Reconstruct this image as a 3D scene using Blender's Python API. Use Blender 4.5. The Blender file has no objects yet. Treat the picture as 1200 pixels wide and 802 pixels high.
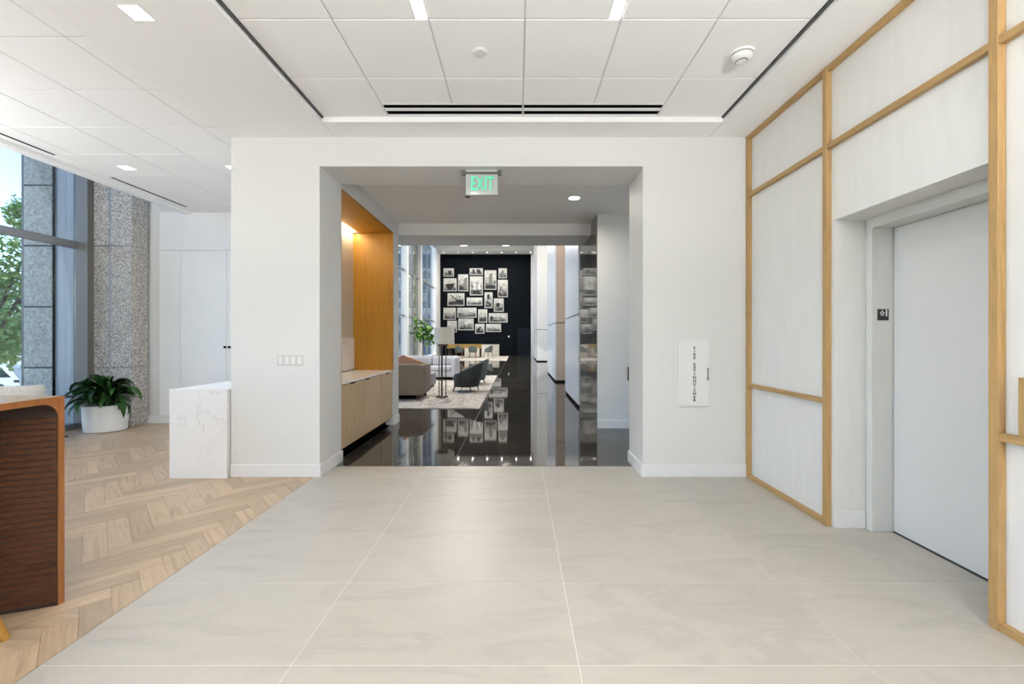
import bpy, bmesh, math, random
from mathutils import Vector, Matrix, Euler
random.seed(7)
PI = math.pi
S = bpy.context.scene
COL = S.collection

# ------------------------------------------------------------------ camera
CH = 1.39
F = 497.0
VX, VY = 607.0, 396.0
cd = bpy.data.cameras.new('camera'); cam = bpy.data.objects.new('camera', cd); COL.objects.link(cam)
cam.location = (0, 0, CH); cam.rotation_euler = (PI/2, 0, 0)
cd.sensor_width = 36; cd.lens = F/1200*36
cd.shift_x = (600-VX)/1200; cd.shift_y = (VY-401)/1200
cd.clip_start = .05; cd.clip_end = 400
S.camera = cam

# ------------------------------------------------------------------ sky, sun, exposure
w = bpy.data.worlds.new('World'); S.world = w; w.use_nodes = True
nt = w.node_tree; nt.nodes.clear()
sky = nt.nodes.new('ShaderNodeTexSky'); sky.sky_type = 'NISHITA'; sky.sun_disc = False
sky.sun_elevation = math.radians(48); sky.sun_rotation = math.radians(235); sky.air_density = 1.0; sky.dust_density = .1; sky.ozone_density = 1.6; sky.altitude = 2500
bg = nt.nodes.new('ShaderNodeBackground'); bg.inputs[1].default_value = .62
wo = nt.nodes.new('ShaderNodeOutputWorld')
nt.links.new(sky.outputs[0], bg.inputs[0]); nt.links.new(bg.outputs[0], wo.inputs[0])
sd = bpy.data.lights.new('sun', 'SUN'); sd.energy = 3.6; sd.angle = .009; sd.color = (1, .95, .88)
sun = bpy.data.objects.new('sun', sd); COL.objects.link(sun)
SUN_TO = Vector((.62, .52, -.60)).normalized()
sun.rotation_euler = SUN_TO.to_track_quat('-Z', 'Y').to_euler()
sun.location = (-20, -20, 30)
S.view_settings.view_transform = 'Standard'; S.view_settings.look = 'None'
S.view_settings.gamma = 1; S.view_settings.use_curve_mapping = False
S.view_settings.exposure = 0.1
S.cycles.max_bounces = 10; S.cycles.diffuse_bounces = 6; S.cycles.glossy_bounces = 5; S.cycles.transparent_max_bounces = 12
S.cycles.sample_clamp_indirect = 8; S.cycles.caustics_reflective = False; S.cycles.caustics_refractive = False

def lamp(name, loc, sx, sy, power, color=(1, .995, .985), rot=(0, 0, 0), spread=PI):
    d = bpy.data.lights.new(name, 'AREA'); d.shape = 'RECTANGLE'; d.size = sx; d.size_y = sy
    d.energy = power; d.color = color; d.spread = spread
    o = bpy.data.objects.new(name, d); COL.objects.link(o); o.location = loc; o.rotation_euler = rot
    return o

# ------------------------------------------------------------------ materials
def mat(name, color=(.8, .8, .8), rough=.6, metal=0, spec=.5, emit=None, estr=0):
    m = bpy.data.materials.new(name); m.use_nodes = True
    b = m.node_tree.nodes['Principled BSDF']
    b.inputs['Base Color'].default_value = (*color, 1); b.inputs['Roughness'].default_value = rough
    b.inputs['Metallic'].default_value = metal; b.inputs['Specular IOR Level'].default_value = spec
    if emit: b.inputs['Emission Color'].default_value = (*emit, 1); b.inputs['Emission Strength'].default_value = estr
    return m
def N(m, t, **kw):
    n = m.node_tree.nodes.new(t)
    for k, v in kw.items(): setattr(n, k, v)
    return n
def L(m, a, b): m.node_tree.links.new(a, b)
def coords(m, scale=(1, 1, 1), rot=(0, 0, 0), kind='Object', rnd=0):
    tc = N(m, 'ShaderNodeTexCoord'); mp = N(m, 'ShaderNodeMapping')
    mp.inputs['Scale'].default_value = scale; mp.inputs['Rotation'].default_value = rot
    L(m, tc.outputs[kind], mp.inputs[0])
    if rnd:
        oi = N(m, 'ShaderNodeObjectInfo'); ml = N(m, 'ShaderNodeMath', operation='MULTIPLY'); ml.inputs[1].default_value = rnd
        L(m, oi.outputs['Random'], ml.inputs[0]); L(m, ml.outputs[0], mp.inputs['Location'])
    return mp.outputs[0]
def noise(m, vec, scale, detail=4, rough=.55, dist=0):
    n = N(m, 'ShaderNodeTexNoise'); n.inputs['Scale'].default_value = scale; n.inputs['Detail'].default_value = detail
    n.inputs['Roughness'].default_value = rough; n.inputs['Distortion'].default_value = dist
    L(m, vec, n.inputs['Vector']); return n.outputs['Fac']
def ramp(m, fac, stops):
    r = N(m, 'ShaderNodeValToRGB'); e = r.color_ramp.elements
    while len(e) < len(stops): e.new(.5)
    for i, (p, c) in enumerate(stops):
        e[i].position = p; e[i].color = (*c, 1)
    L(m, fac, r.inputs[0]); return r.outputs[0]
def mixc(m, a, b, fac, mode='MIX'):
    x = N(m, 'ShaderNodeMix', data_type='RGBA', blend_type=mode)
    for sck, v in ((x.inputs[0], fac), (x.inputs[6], a), (x.inputs[7], b)):
        if hasattr(v, 'links'): L(m, v, sck)
        elif isinstance(v, (int, float)): sck.default_value = v
        else: sck.default_value = (*v, 1)
    return x.outputs[2]
def bsdf(m): return m.node_tree.nodes['Principled BSDF']
def setc(m, c): L(m, c, bsdf(m).inputs['Base Color']); return m
def bump(m, fac, strength=.2, dist=.01):
    b = N(m, 'ShaderNodeBump'); b.inputs['Strength'].default_value = strength; b.inputs['Distance'].default_value = dist
    L(m, fac, b.inputs['Height']); L(m, b.outputs[0], bsdf(m).inputs['Normal'])

def paint(name, c, rough=.55):
    m = mat(name, c, rough, spec=.3); v = coords(m)
    f = noise(m, v, 90, 3); bump(m, f, .04, .002); return m
M = {}
M['white'] = paint('white wall paint', (.70, .70, .685))
M['trim'] = paint('white trim paint', (.77, .77, .765), .35)
M['soffit'] = paint('ceiling paint', (.88, .88, .87), .8)
M['tile_c'] = mat('ceiling tile', (.90, .90, .89), .9, spec=.1)
bump(M['tile_c'], noise(M['tile_c'], coords(M['tile_c']), 220, 2), .1, .002)
M['grid'] = mat('ceiling grid', (.62, .62, .62), .6)
M['black'] = mat('black slot', (.003, .003, .003), .9, spec=0)
M['reveal'] = mat('dark grey reveal metal', (.08, .08, .08), .6)
M['cool_white'] = paint('lacquered white', (.84, .845, .85), .4)
M['steel_white'] = mat('powder coated frame', (.64, .64, .61), .35)
M['door_panel'] = mat('powder coated door', (.68, .68, .68), .3)

def wood(name, c1, c2, c3, axis='Z', scale=1, rough=.45, rnd=3, vary=.12):
    sc = {'X': (1.2, 16, 16), 'Y': (16, 1.2, 16), 'Z': (16, 16, 1.2)}[axis]
    m = mat(name, c1, rough); v = coords(m, tuple(s*scale for s in sc), rnd=rnd)
    f = noise(m, v, 1.6, 6, .6, .6); g = noise(m, v, 9, 3, .5)
    c = ramp(m, f, [(.3, c1), (.52, c2), (.72, c3)])
    c = mixc(m, c, ramp(m, g, [(.35, (.82, .82, .82)), (.65, (1, 1, 1))]), .7, 'MULTIPLY')
    if vary:
        oi = N(m, 'ShaderNodeObjectInfo')
        r = ramp(m, oi.outputs['Random'], [(0, (1-vary,)*3), (1, (1+vary,)*3)])
        c = mixc(m, c, r, 1.0, 'MULTIPLY')
    setc(m, c); bump(m, f, .05, .002); return m
OAK = ((.37, .225, .085), (.44, .275, .11), (.32, .185, .065))
M['oak_z'] = wood('oak frame upright', *OAK, 'Z', vary=.05)
M['oak_y'] = wood('oak frame rail', *OAK, 'Y', vary=.05)
M['niche_z'] = wood('honey oak veneer', (.34, .155, .010), (.40, .19, .016), (.28, .12, .007), 'Z', .6, vary=0)
M['niche_y'] = wood('honey oak veneer soffit', (.36, .165, .024), (.42, .20, .034), (.30, .13, .018), 'Y', .6, vary=0)
M['cab'] = wood('pale oak cabinet veneer', (.53, .38, .22), (.60, .44, .265), (.46, .32, .18), 'Z', .9, vary=.04)
M['plank'] = wood('light oak plank', (.43, .31, .195), (.50, .37, .245), (.33, .225, .135), 'X', .55, .38, 9, .17)

M['walnut'] = wood('walnut reeded veneer', (.045, .017, .007), (.075, .029, .012), (.028, .010, .004), 'X', 1, .6, vary=0)
bsdf(M['walnut']).inputs['Specular IOR Level'].default_value = .2
M['edge_oak'] = wood('table edge banding', (.24, .085, .02), (.29, .11, .028), (.20, .065, .014), 'Z', 1, .4, vary=0)
M['table_top'] = wood('table top veneer', (.34, .20, .11), (.42, .26, .15), (.28, .16, .08), 'Y', 1, .22, vary=0)

def stone_tile():
    m = mat('pale stone floor tile', (.6, .58, .53), .38)
    v = coords(m, (.9, 2.2, 1), (0, 0, .5), rnd=20)
    f = noise(m, v, 1.3, 6, .6, 1.2); g = noise(m, v, 26, 4)
    c = ramp(m, f, [(.3, (.415, .385, .335)), (.5, (.445, .415, .365)), (.62, (.40, .37, .325)), (.75, (.475, .445, .395))])
    c = mixc(m, c, ramp(m, g, [(.3, (.96, .96, .96)), (.7, (1, 1, 1))]), .6, 'MULTIPLY')
    return setc(m, c)
M['stone'] = stone_tile()
M['grout'] = mat('floor grout', (.70, .67, .62), .8)
def polished():
    m = mat('polished dark concrete', (.05, .045, .04), .035, spec=.5); v = coords(m)
    f = noise(m, v, .9, 6, .65); g = noise(m, v, 60, 3)
    c = ramp(m, f, [(.3, (.030, .026, .021)), (.55, (.045, .040, .033)), (.75, (.065, .058, .048))])
    c = mixc(m, c, ramp(m, g, [(.35, (.75, .75, .75)), (.7, (1.1, 1.1, 1.1))]), .6, 'MULTIPLY')
    return setc(m, c)
M['concrete'] = polished()
M['joint'] = mat('concrete joint', (.12, .11, .10), .5)
def streak(name, a, b, rough, zs=1.1):
    m = mat(name, a, rough, spec=.4); v = coords(m, (7, 7, zs), rnd=8)
    f = noise(m, v, 2.2, 5, .6); return setc(m, ramp(m, f, [(.32, a), (.68, b)]))
M['paper'] = streak('streaked plaster wallcovering', (.715, .71, .69), (.75, .745, .73), .6)
M['paper_cool'] = streak('streaked white lift panel', (.70, .71, .74), (.80, .81, .84), .25)
M['dark_stone'] = streak('polished grey stone slab', (.075, .073, .069), (.15, .145, .135), .05, .12)
bsdf(M['dark_stone']).inputs['Specular IOR Level'].default_value = .8
def granite(name, cols, scale=60, rough=.25):
    m = mat(name, cols[1], rough); v = coords(m)
    f = noise(m, v, scale, 3, .8); g = noise(m, v, scale*2.7, 2, .8)
    c = ramp(m, f, [(.38, cols[0]), (.48, cols[1]), (.60, cols[2])])
    c = mixc(m, c, ramp(m, g, [(.42, (.62, .58, .54)), (.55, (1, 1, 1))]), .8, 'MULTIPLY')
    return setc(m, c)
M['granite'] = granite('speckled granite', ((.14, .12, .11), (.47, .44, .41), (.74, .71, .68)))
M['concrete_out'] = granite('outdoor cast concrete', ((.64, .61, .57), (.74, .71, .67), (.84, .81, .78)), 14, .8)
def marble():
    m = mat('white veined marble', (.85, .85, .85), .2); v = coords(m, (1, 1, .8), (0, .5, 0))
    f = noise(m, v, 2.2, 7, .62, .8)
    a = N(m, 'ShaderNodeMath', operation='SUBTRACT'); a.inputs[1].default_value = .5; L(m, f, a.inputs[0])
    b = N(m, 'ShaderNodeMath', operation='ABSOLUTE'); L(m, a.outputs[0], b.inputs[0])
    k = noise(m, v, 1.4, 3)
    vein = ramp(m, b.outputs[0], [(0, (.60, .60, .62)), (.008, (.76, .76, .77)), (.022, (.83, .83, .83))])
    c = mixc(m, (.83, .83, .83), vein, ramp(m, k, [(.5, (0, 0, 0)), (.66, (1, 1, 1))]))
    return setc(m, c)
M['marble'] = marble()
M['navy'] = mat('near black navy wall paint', (.003, .005, .008), .6, spec=.08)
M['navy_door'] = mat('navy door paint', (.006, .011, .017), .5, spec=.15)
M['alu'] = mat('brushed aluminium mullion', (.33, .33, .34), .4, .6)
M['alu_brown'] = mat('grey brown anodised mullion', (.20, .19, .18), .45, .4)
M['panel_out'] = mat('pale blue grey metal cladding', (.78, .80, .84), .35, .1)
M['blue_glass'] = mat('blue grey facade panel', (.15, .19, .26), .6, spec=.1)
M['teal'] = mat('dark teal leather', (.016, .020, .020), .5)
M['teal_light'] = mat('grey green leather', (.10, .12, .115), .5)
M['teal_trim'] = mat('grey piping', (.28, .29, .28), .6)
def fabric(name, a, b, sc=180, rough=.9):
    m = mat(name, a, rough, spec=.15); f = noise(m, coords(m), sc, 3)
    setc(m, ramp(m, f, [(.35, a), (.65, b)])); bump(m, f, .3, .004); return m
M['boucle'] = fabric('off white boucle', (.52, .50, .46), (.66, .64, .60), 60)
M['taupe'] = fabric('taupe sofa cloth', (.20, .165, .13), (.25, .21, .17))
M['grey_cloth'] = fabric('pale grey sofa cloth', (.38, .375, .40), (.47, .465, .49))
M['blush'] = fabric('blush cushion cloth', (.45, .26, .17), (.54, .33, .23))
M['shade'] = fabric('linen lamp shade', (.74, .70, .60), (.82, .78, .68), 300)
M['bronze'] = mat('dark bronze', (.06, .032, .022), .5, .15)
M['bronze_base'] = mat('bronze lamp base', (.17, .14, .11), .35, .6)
M['brass'] = mat('amber brass leg', (.46, .24, .045), .35, .45)
def rugm():
    m = mat('marbled beige rug', (.6, .58, .53), .95, spec=.1); v = coords(m, (1, .6, 1))
    f = noise(m, v, 1.6, 7, .7, 1.5)
    setc(m, ramp(m, f, [(.30, (.13, .11, .09)), (.42, (.36, .33, .285)), (.50, (.54, .51, .47)), (.58, (.26, .23, .19)), (.68, (.52, .49, .45))]))
    bump(m, noise(m, v, 200, 2), .3, .005); return m
M['rug'] = rugm()
M['pot'] = mat('matte white planter glaze', (.83, .83, .82), .35)
M['soil'] = mat('dark potting soil', (.03, .02, .015), .95)
def leafm(name, a, b, rough=.38, vary=.35):
    m = mat(name, a, rough); f = noise(m, coords(m), 9, 3)
    c = ramp(m, f, [(.3, a), (.7, b)]); oi = N(m, 'ShaderNodeObjectInfo')
    c = mixc(m, c, ramp(m, oi.outputs['Random'], [(0, (1-vary,)*3), (1, (1+vary,)*3)]), 1.0, 'MULTIPLY')
    return setc(m, c)
M['leaf'] = leafm('glossy house plant leaf', (.022, .085, .018), (.07, .20, .035))
M['leaf_light'] = leafm('light tree leaf', (.16, .34, .06), (.34, .52, .13))
def foliage(name, a, b):
    m = mat(name, a, .6); f = noise(m, coords(m), .9, 5)
    g = noise(m, coords(m), 13, 2)
    c = mixc(m, ramp(m, f, [(.3, a), (.7, b)]), ramp(m, g, [(.3, (.7, .7, .7)), (.7, (1.2, 1.2, 1.2))]), 1.0, 'MULTIPLY')
    return setc(m, c)
M['tree1'] = foliage('street tree leaves', (.18, .33, .09), (.40, .55, .20))
M['tree2'] = foliage('dark street tree leaves', (.09, .18, .06), (.18, .30, .10))
M['bark'] = fabric('tree bark', (.13, .10, .08), (.20, .165, .13), 30)
M['car'] = mat('white car paint', (.75, .76, .78), .2)
M['car_glass'] = mat('tinted car window', (.02, .03, .03), .08)
M['tyre'] = mat('tyre rubber', (.02, .02, .02), .8)
M['tail'] = mat('dark tail lamp', (.05, .02, .02), .2)
M['pave'] = fabric('plaza paving', (.30, .29, .27), (.38, .37, .35), 20)
M['rail'] = mat('dark steel railing', (.06, .055, .05), .5)
M['emit'] = mat('light diffuser', (1, 1, 1), .5, emit=(1, .97, .93), estr=6)
M['led'] = mat('warm led strip', (1, 1, 1), .5, emit=(1, .80, .52), estr=8)
M['plastic'] = mat('white plastic', (.78, .78, .75), .4)
M['plastic_dark'] = mat('grey plastic gap', (.16, .16, .15), .6)
M['plate'] = mat('satin switch plate', (.60, .60, .58), .3)
M['green'] = mat('green exit lettering', (.05, .55, .30), .4, emit=(.10, .80, .42), estr=.45)
M['ink'] = mat('black lettering', (.01, .01, .01), .5)
M['ink_white'] = mat('raised white lettering', (.75, .75, .73), .5)
M['frame_white'] = mat('pale photo frame', (.55, .55, .53), .4)
M['exit_metal'] = mat('grey exit sign housing', (.16, .16, .15), .4, .5)
M['beige_back'] = mat('beige niche back wall', (.62, .58, .50), .5)
def glassm(name, tint, refl, rough=0.0):
    m = bpy.data.materials.new(name); m.use_nodes = True; n = m.node_tree; n.nodes.clear()
    t = n.nodes.new('ShaderNodeBsdfTransparent'); t.inputs[0].default_value = (*tint, 1)
    g = n.nodes.new('ShaderNodeBsdfGlossy'); g.inputs['Roughness'].default_value = rough
    lw = n.nodes.new('ShaderNodeFresnel'); lw.inputs[0].default_value = 1.45
    ml = n.nodes.new('ShaderNodeMath'); ml.operation = 'MULTIPLY'; ml.inputs[1].default_value = refl
    x = n.nodes.new('ShaderNodeMixShader'); o = n.nodes.new('ShaderNodeOutputMaterial')
    n.links.new(lw.outputs[0], ml.inputs[0]); n.links.new(ml.outputs[0], x.inputs[0])
    n.links.new(t.outputs[0], x.inputs[1]); n.links.new(g.outputs[0], x.inputs[2]); n.links.new(x.outputs[0], o.inputs[0])
    return m
M['glass'] = glassm('clear window glass', (.93, .96, .95), .5)
M['acrylic'] = glassm('clear acrylic sign panel', (.93, .93, .93), 1.0, .1)
def photom():
    m = mat('black and white photograph', (.5, .5, .5), .35)
    tc = N(m, 'ShaderNodeTexCoord'); oi = N(m, 'ShaderNodeObjectInfo')
    sx = N(m, 'ShaderNodeSeparateXYZ'); L(m, tc.outputs['Generated'], sx.inputs[0])
    mp = N(m, 'ShaderNodeMapping'); L(m, tc.outputs['Generated'], mp.inputs[0]); mp.inputs['Scale'].default_value = (2.2, 1, 3)
    ml = N(m, 'ShaderNodeMath', operation='MULTIPLY'); ml.inputs[1].default_value = 57; L(m, oi.outputs['Random'], ml.inputs[0]); L(m, ml.outputs[0], mp.inputs['Location'])
    f = noise(m, mp.outputs[0], 1.5, 6, .75, .8)
    a = N(m, 'ShaderNodeMath', operation='MULTIPLY_ADD'); a.inputs[1].default_value = .38; L(m, sx.outputs[2], a.inputs[0]); L(m, f, a.inputs[2])
    return setc(m, ramp(m, a.outputs[0], [(.52, (.015, .015, .015)), (.62, (.16, .16, .155)), (.72, (.42, .42, .40)), (.86, (.60, .60, .57))]))
M['photo'] = photom()

# ------------------------------------------------------------------ mesh helpers
def bm_box(bm, x0, x1, y0, y1, z0, z1, bev=0, seg=2):
    vs = [bm.verts.new((x, y, z)) for z in (z0, z1) for y in (y0, y1) for x in (x0, x1)]
    fs = [bm.faces.new([vs[i] for i in q]) for q in ((0, 2, 3, 1), (4, 5, 7, 6), (0, 1, 5, 4), (2, 6, 7, 3), (0, 4, 6, 2), (1, 3, 7, 5))]
    if bev:
        es = set(e for f in fs for e in f.edges)
        bmesh.ops.bevel(bm, geom=list(es), offset=bev, segments=seg, profile=.5, affect='EDGES')
    return bm
def box(x0, x1, y0, y1, z0, z1, bev=0, seg=2):
    return bm_box(bmesh.new(), x0, x1, y0, y1, z0, z1, bev, seg)
def bm_tube(bm, p0, p1, r0, r1=None, n=12):
    r1 = r0 if r1 is None else r1; p0 = Vector(p0); p1 = Vector(p1); d = (p1-p0).normalized()
    u = d.orthogonal().normalized(); v = d.cross(u)
    ra = [[bm.verts.new(p + (u*math.cos(2*PI*i/n)+v*math.sin(2*PI*i/n))*r) for i in range(n)] for p, r in ((p0, r0), (p1, r1))]
    for i in range(n):
        j = (i+1) % n; bm.faces.new((ra[0][i], ra[0][j], ra[1][j], ra[1][i]))
    bm.faces.new(list(reversed(ra[0]))); bm.faces.new(ra[1]); return bm
def tube(*a, **k): return bm_tube(bmesh.new(), *a, **k)
def bm_lathe(bm, prof, c=(0, 0, 0), n=32, sx=1, sy=1, close=False):
    rings = []
    for r, z in prof:
        rings.append([bm.verts.new((c[0]+r*sx*math.cos(2*PI*i/n), c[1]+r*sy*math.sin(2*PI*i/n), c[2]+z)) for i in range(n)])
    pairs = list(zip(rings, rings[1:])) + ([(rings[-1], rings[0])] if close else [])
    for a, b in pairs:
        for i in range(n):
            j = (i+1) % n; bm.faces.new((a[i], a[j], b[j], b[i]))
    if not close:
        bm.faces.new(list(reversed(rings[0]))); bm.faces.new(rings[-1])
    return bm
def lathe(*a, **k): return bm_lathe(bmesh.new(), *a, **k)
def bm_prism(bm, pts, axis, a, b):
    def mk(p, t):
        return {'x': (t, p[0], p[1]), 'y': (p[0], t, p[1]), 'z': (p[0], p[1], t)}[axis]
    A = [bm.verts.new(mk(p, a)) for p in pts]; B = [bm.verts.new(mk(p, b)) for p in pts]
    n = len(pts); bm.faces.new(A); bm.faces.new(list(reversed(B)))
    for i in range(n):
        j = (i+1) % n; bm.faces.new((A[i], B[i], B[j], A[j]))
    return bm
def prism(*a): return bm_prism(bmesh.new(), *a)

def wloc(o):
    v = Vector((0, 0, 0))
    while o: v += o.location; o = o.parent
    return v
def obj(name, bm, m, parent=None, smooth=False, label=None, loc=None):
    """one mesh object; bm is in world coordinates (before any later move of the root)"""
    bmesh.ops.recalc_face_normals(bm, faces=bm.faces)
    off = wloc(parent) if parent else Vector((0, 0, 0))
    o = bpy.data.objects.new(name, None) if False else None
    me = bpy.data.meshes.new(name)
    if loc is not None: c = Vector(loc)
    elif parent is None and len(bm.verts):
        xs = [v.co.x for v in bm.verts]; ys = [v.co.y for v in bm.verts]; zs = [v.co.z for v in bm.verts]
        c = Vector(((min(xs)+max(xs))/2, (min(ys)+max(ys))/2, min(zs)))
    else: c = off
    bmesh.ops.translate(bm, vec=-c, verts=bm.verts)
    bm.to_mesh(me); bm.free()
    if smooth:
        for p in me.polygons: p.use_smooth = True
        try: me.set_sharp_from_angle(angle=math.radians(38))
        except Exception: pass
    me.materials.append(m)
    o = bpy.data.objects.new(name, me); COL.objects.link(o)
    o.location = c - off
    if parent: o.parent = parent
    if label: o['label'] = label
    return o
def inst(name, src, parent, loc, rot=(0, 0, 0), scale=(1, 1, 1)):
    o = bpy.data.objects.new(name, src.data); COL.objects.link(o); o.parent = parent
    o.location = Vector(loc)-wloc(parent) if parent else Vector(loc); o.rotation_euler = rot; o.scale = scale; return o
def tag(o, label, cat, group=None):
    o['label'] = label; o['category'] = cat
    if group: o['group'] = group
    return o
def thing(name, label, cat, loc=(0, 0, 0), group=None):
    o = bpy.data.objects.new(name, None); COL.objects.link(o); o.location = loc; o.empty_display_size = .1
    return tag(o, label, cat, group)
def struct(name, label, cat, bm=None, m=None, loc=(0, 0, 0)):
    o = obj(name, bm, m) if bm is not None else bpy.data.objects.new(name, None)
    if bm is None: COL.objects.link(o); o.location = loc
    o['kind'] = 'structure'; o['label'] = label; o['category'] = cat; return o
def copy_tree(o, parent=None):
    c = o.copy(); COL.objects.link(c)
    if parent: c.parent = parent
    for ch in list(o.children): copy_tree(ch, c)
    return c
def text(name, s, size, m, parent, loc, rot, ext=.001, sx=1, font_align='CENTER'):
    cu = bpy.data.curves.new(name, 'FONT'); cu.body = s; cu.size = size; cu.extrude = ext; cu.align_x = font_align; cu.align_y = 'CENTER'
    cu.offset = size*(.03 if size < .1 else .008)
    t = bpy.data.objects.new(name, cu); COL.objects.link(t)
    bpy.context.view_layer.update()
    me = bpy.data.meshes.new_from_object(t.evaluated_get(bpy.context.evaluated_depsgraph_get()))
    bpy.data.objects.remove(t)
    me.materials.clear(); me.materials.append(m)
    o = bpy.data.objects.new(name, me); COL.objects.link(o)
    o.parent = parent; o.location = Vector(loc)-wloc(parent); o.rotation_euler = rot; o.scale = (sx, 1, 1); return o

def X_at(px, D): return (px-VX)*D/F
def Z_at(py, D): return CH-(py-VY)*D/F

# ------------------------------------------------------------------ key planes
WF = 4.235      # front wall face
WB = 4.755      # back of the opening
SOF = 3.393     # soffit
TIL = 3.440     # ceiling tiles
PXL, PXR, PZ = -1.981, 1.248, 3.103
LX = -2.866     # lounge side of the core wall
RW = 2.311      # right wall panel plane
RF = 2.271      # outer face of oak frame
BK = -3.2       # wall behind camera
GX = -6.77      # lounge glass plane
LB = 6.93       # lounge back wall
FX = -2.027     # stone / wood floor boundary

# ------------------------------------------------------------------ floors
fl = struct('floor', 'pale stone tile floor of the lobby', 'floor', box(FX, 2.75, BK, 4.59, -.15, -.0015), M['grout'])
proto = {}
def floor_tile(x0, x1, y0, y1):
    k = (round(x1-x0, 3), round(y1-y0, 3))
    if k not in proto:
        bm = box(-k[0]/2+.0019, k[0]/2-.0019, -k[1]/2+.0027, k[1]/2-.0027, -.0014, 0)
        me = bpy.data.meshes.new('tile'); bm.to_mesh(me); bm.free(); me.materials.append(M['stone']); proto[k] = me
    o = bpy.data.objects.new('tile', proto[k]); COL.objects.link(o); o.parent = fl
    o.location = Vector(((x0+x1)/2, (y0+y1)/2, 0))-fl.location
xl = [FX, -.962, .2585, 1.479, 2.70]
yl = [-3.2, -2.47, -1.86, -1.25, -.64, -.031, .579, 1.189, 1.799, 2.406, 3.016, 3.626, 4.236, 4.59]
for j in range(len(yl)-1):
    for i in range(len(xl)-1):
        x0, x1 = xl[i], xl[i+1]
        if yl[j] > 4.2: x0 = max(x0, PXL); x1 = min(x1, PXR)
        if x1-x0 > .05: floor_tile(x0, x1, yl[j], yl[j+1])

fl3 = struct('floor_lounge', 'light oak herringbone floor of the lounge', 'floor', box(-6.9, FX, BK, LB, -.15, -.008), mat('plank joint', (.24, .17, .11), .8))
# herringbone: 0.60 x 0.12 planks at 45 degrees
PLx, PWx = .60, .12
def clip_poly(poly, ax, val, keep_less):
    out = []
    for i in range(len(poly)):
        a, b = poly[i], poly[(i+1) % len(poly)]
        ia = (a[ax] <= val) == keep_less or abs(a[ax]-val) < 1e-9; ib = (b[ax] <= val) == keep_less or abs(b[ax]-val) < 1e-9
        if ia: out.append(a)
        if ia != ib and abs(b[ax]-a[ax]) > 1e-12:
            t = (val-a[ax])/(b[ax]-a[ax]); out.append(tuple(a[k]+(b[k]-a[k])*t for k in (0, 1)))
    return out
cands = []
c45 = math.sqrt(.5)
def rotp(p): return (c45*(p[0]-p[1])-4.3, c45*(p[0]+p[1])+1.0)
g = .0007
for i in range(-60, 60):
    for j in range(-14, 14):
        # lattice step: (W, W) and (2L-.., ...) herringbone tiling with ratio 5
        bx = i*PWx + j*PLx; by = i*PWx - j*PLx
        for k in (0, 1):
            if k == 0: r = (bx, by, bx+PLx, by+PWx)
            else: r = (bx-PWx+0, by+0, bx, by+PLx) if False else (bx+PLx, by+PWx-PLx, bx+PLx+PWx, by+PWx)
            r = (r[0]+g, r[1]+g, r[2]-g, r[3]-g)
            ang = PI/4 if k == 0 else 3*PI/4
            cen = rotp(((r[0]+r[2])/2, (r[1]+r[3])/2))
            if not (-7.4 < cen[0] < -1.6 and BK-.4 < cen[1] < 7.4): continue
            poly = [rotp(p) for p in ((r[0], r[1]), (r[2], r[1]), (r[2], r[3]), (r[0], r[3]))]
            for ax, val, kl in ((0, FX-.002, True), (0, -6.85, False), (1, LB, True), (1, BK, False)): poly = clip_poly(poly, ax, val, kl) if len(poly) > 2 else poly
            if len(poly) < 3: continue
            ar = abs(sum(poly[q][0]*poly[(q+1) % len(poly)][1]-poly[(q+1) % len(poly)][0]*poly[q][1] for q in range(len(poly))))/2
            if ar < .0008: continue
            cands.append((cen, ang, poly, ar))
def vis_key(c):
    (x, y), a, p, ar = c
    if y < 1.5 or x < -1.27*y-.1 or (x > LX+.1 and y > WF+.2): return (1, 99)
    if x < -2.25 and y < 2.0 : return (1, 50)
    return (0, y - min(ar/.072, 1))
cands.sort(key=vis_key)
rest = bmesh.new()
for q, (cen, ang, poly, ar) in enumerate(cands):
    single = q < 298 and vis_key((cen, ang, poly, ar))[0] == 0
    if single:
        bm = bmesh.new(); ca, sa = math.cos(-ang), math.sin(-ang)
        lp = [((p[0]-cen[0])*ca-(p[1]-cen[1])*sa, (p[0]-cen[0])*sa+(p[1]-cen[1])*ca) for p in poly]
        bm_prism(bm, lp, 'z', -.007, 0); bmesh.ops.recalc_face_normals(bm, faces=bm.faces)
        me = bpy.data.meshes.new('plank'); bm.to_mesh(me); bm.free(); me.materials.append(M['plank'])
        o = bpy.data.objects.new('plank', me); COL.objects.link(o); o.parent = fl3
        o.location = Vector((cen[0], cen[1], 0))-fl3.location; o.rotation_euler = (0, 0, ang)
    else: bm_prism(rest, poly, 'z', -.007, 0)
rp = obj('plank_field', rest, wood('light oak plank field', (.42, .31, .205), (.48, .365, .25), (.34, .235, .15), 'X', .55, .38, 9, 0), fl3); rp['kind'] = 'stuff'

fl2 = struct('floor_corridor', 'dark polished concrete floor of the corridor and far hall', 'floor', box(-6.4, 4.2, 7.04, 33.9, -.15, -.006), M['joint'])
obj('joint_bed', box(-2.87, 4.2, 4.595, 7.04, -.15, -.006), M['joint'], fl2)
sx_ = [-6.4, -3.72, -.72, 2.28, 4.2]; sy_ = [4.6] + [7.04+3.0*k for k in range(9)] + [33.9]
for i in range(4):
    for j in range(len(sy_)-1):
        if j == 0 and i == 0: continue
        obj('slab', box((-2.86 if j == 0 and i == 1 else sx_[i])+.004, sx_[i+1]-.004, sy_[j]+.004, sy_[j+1]-.004, -.0055, 0), M['concrete'], fl2)

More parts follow.
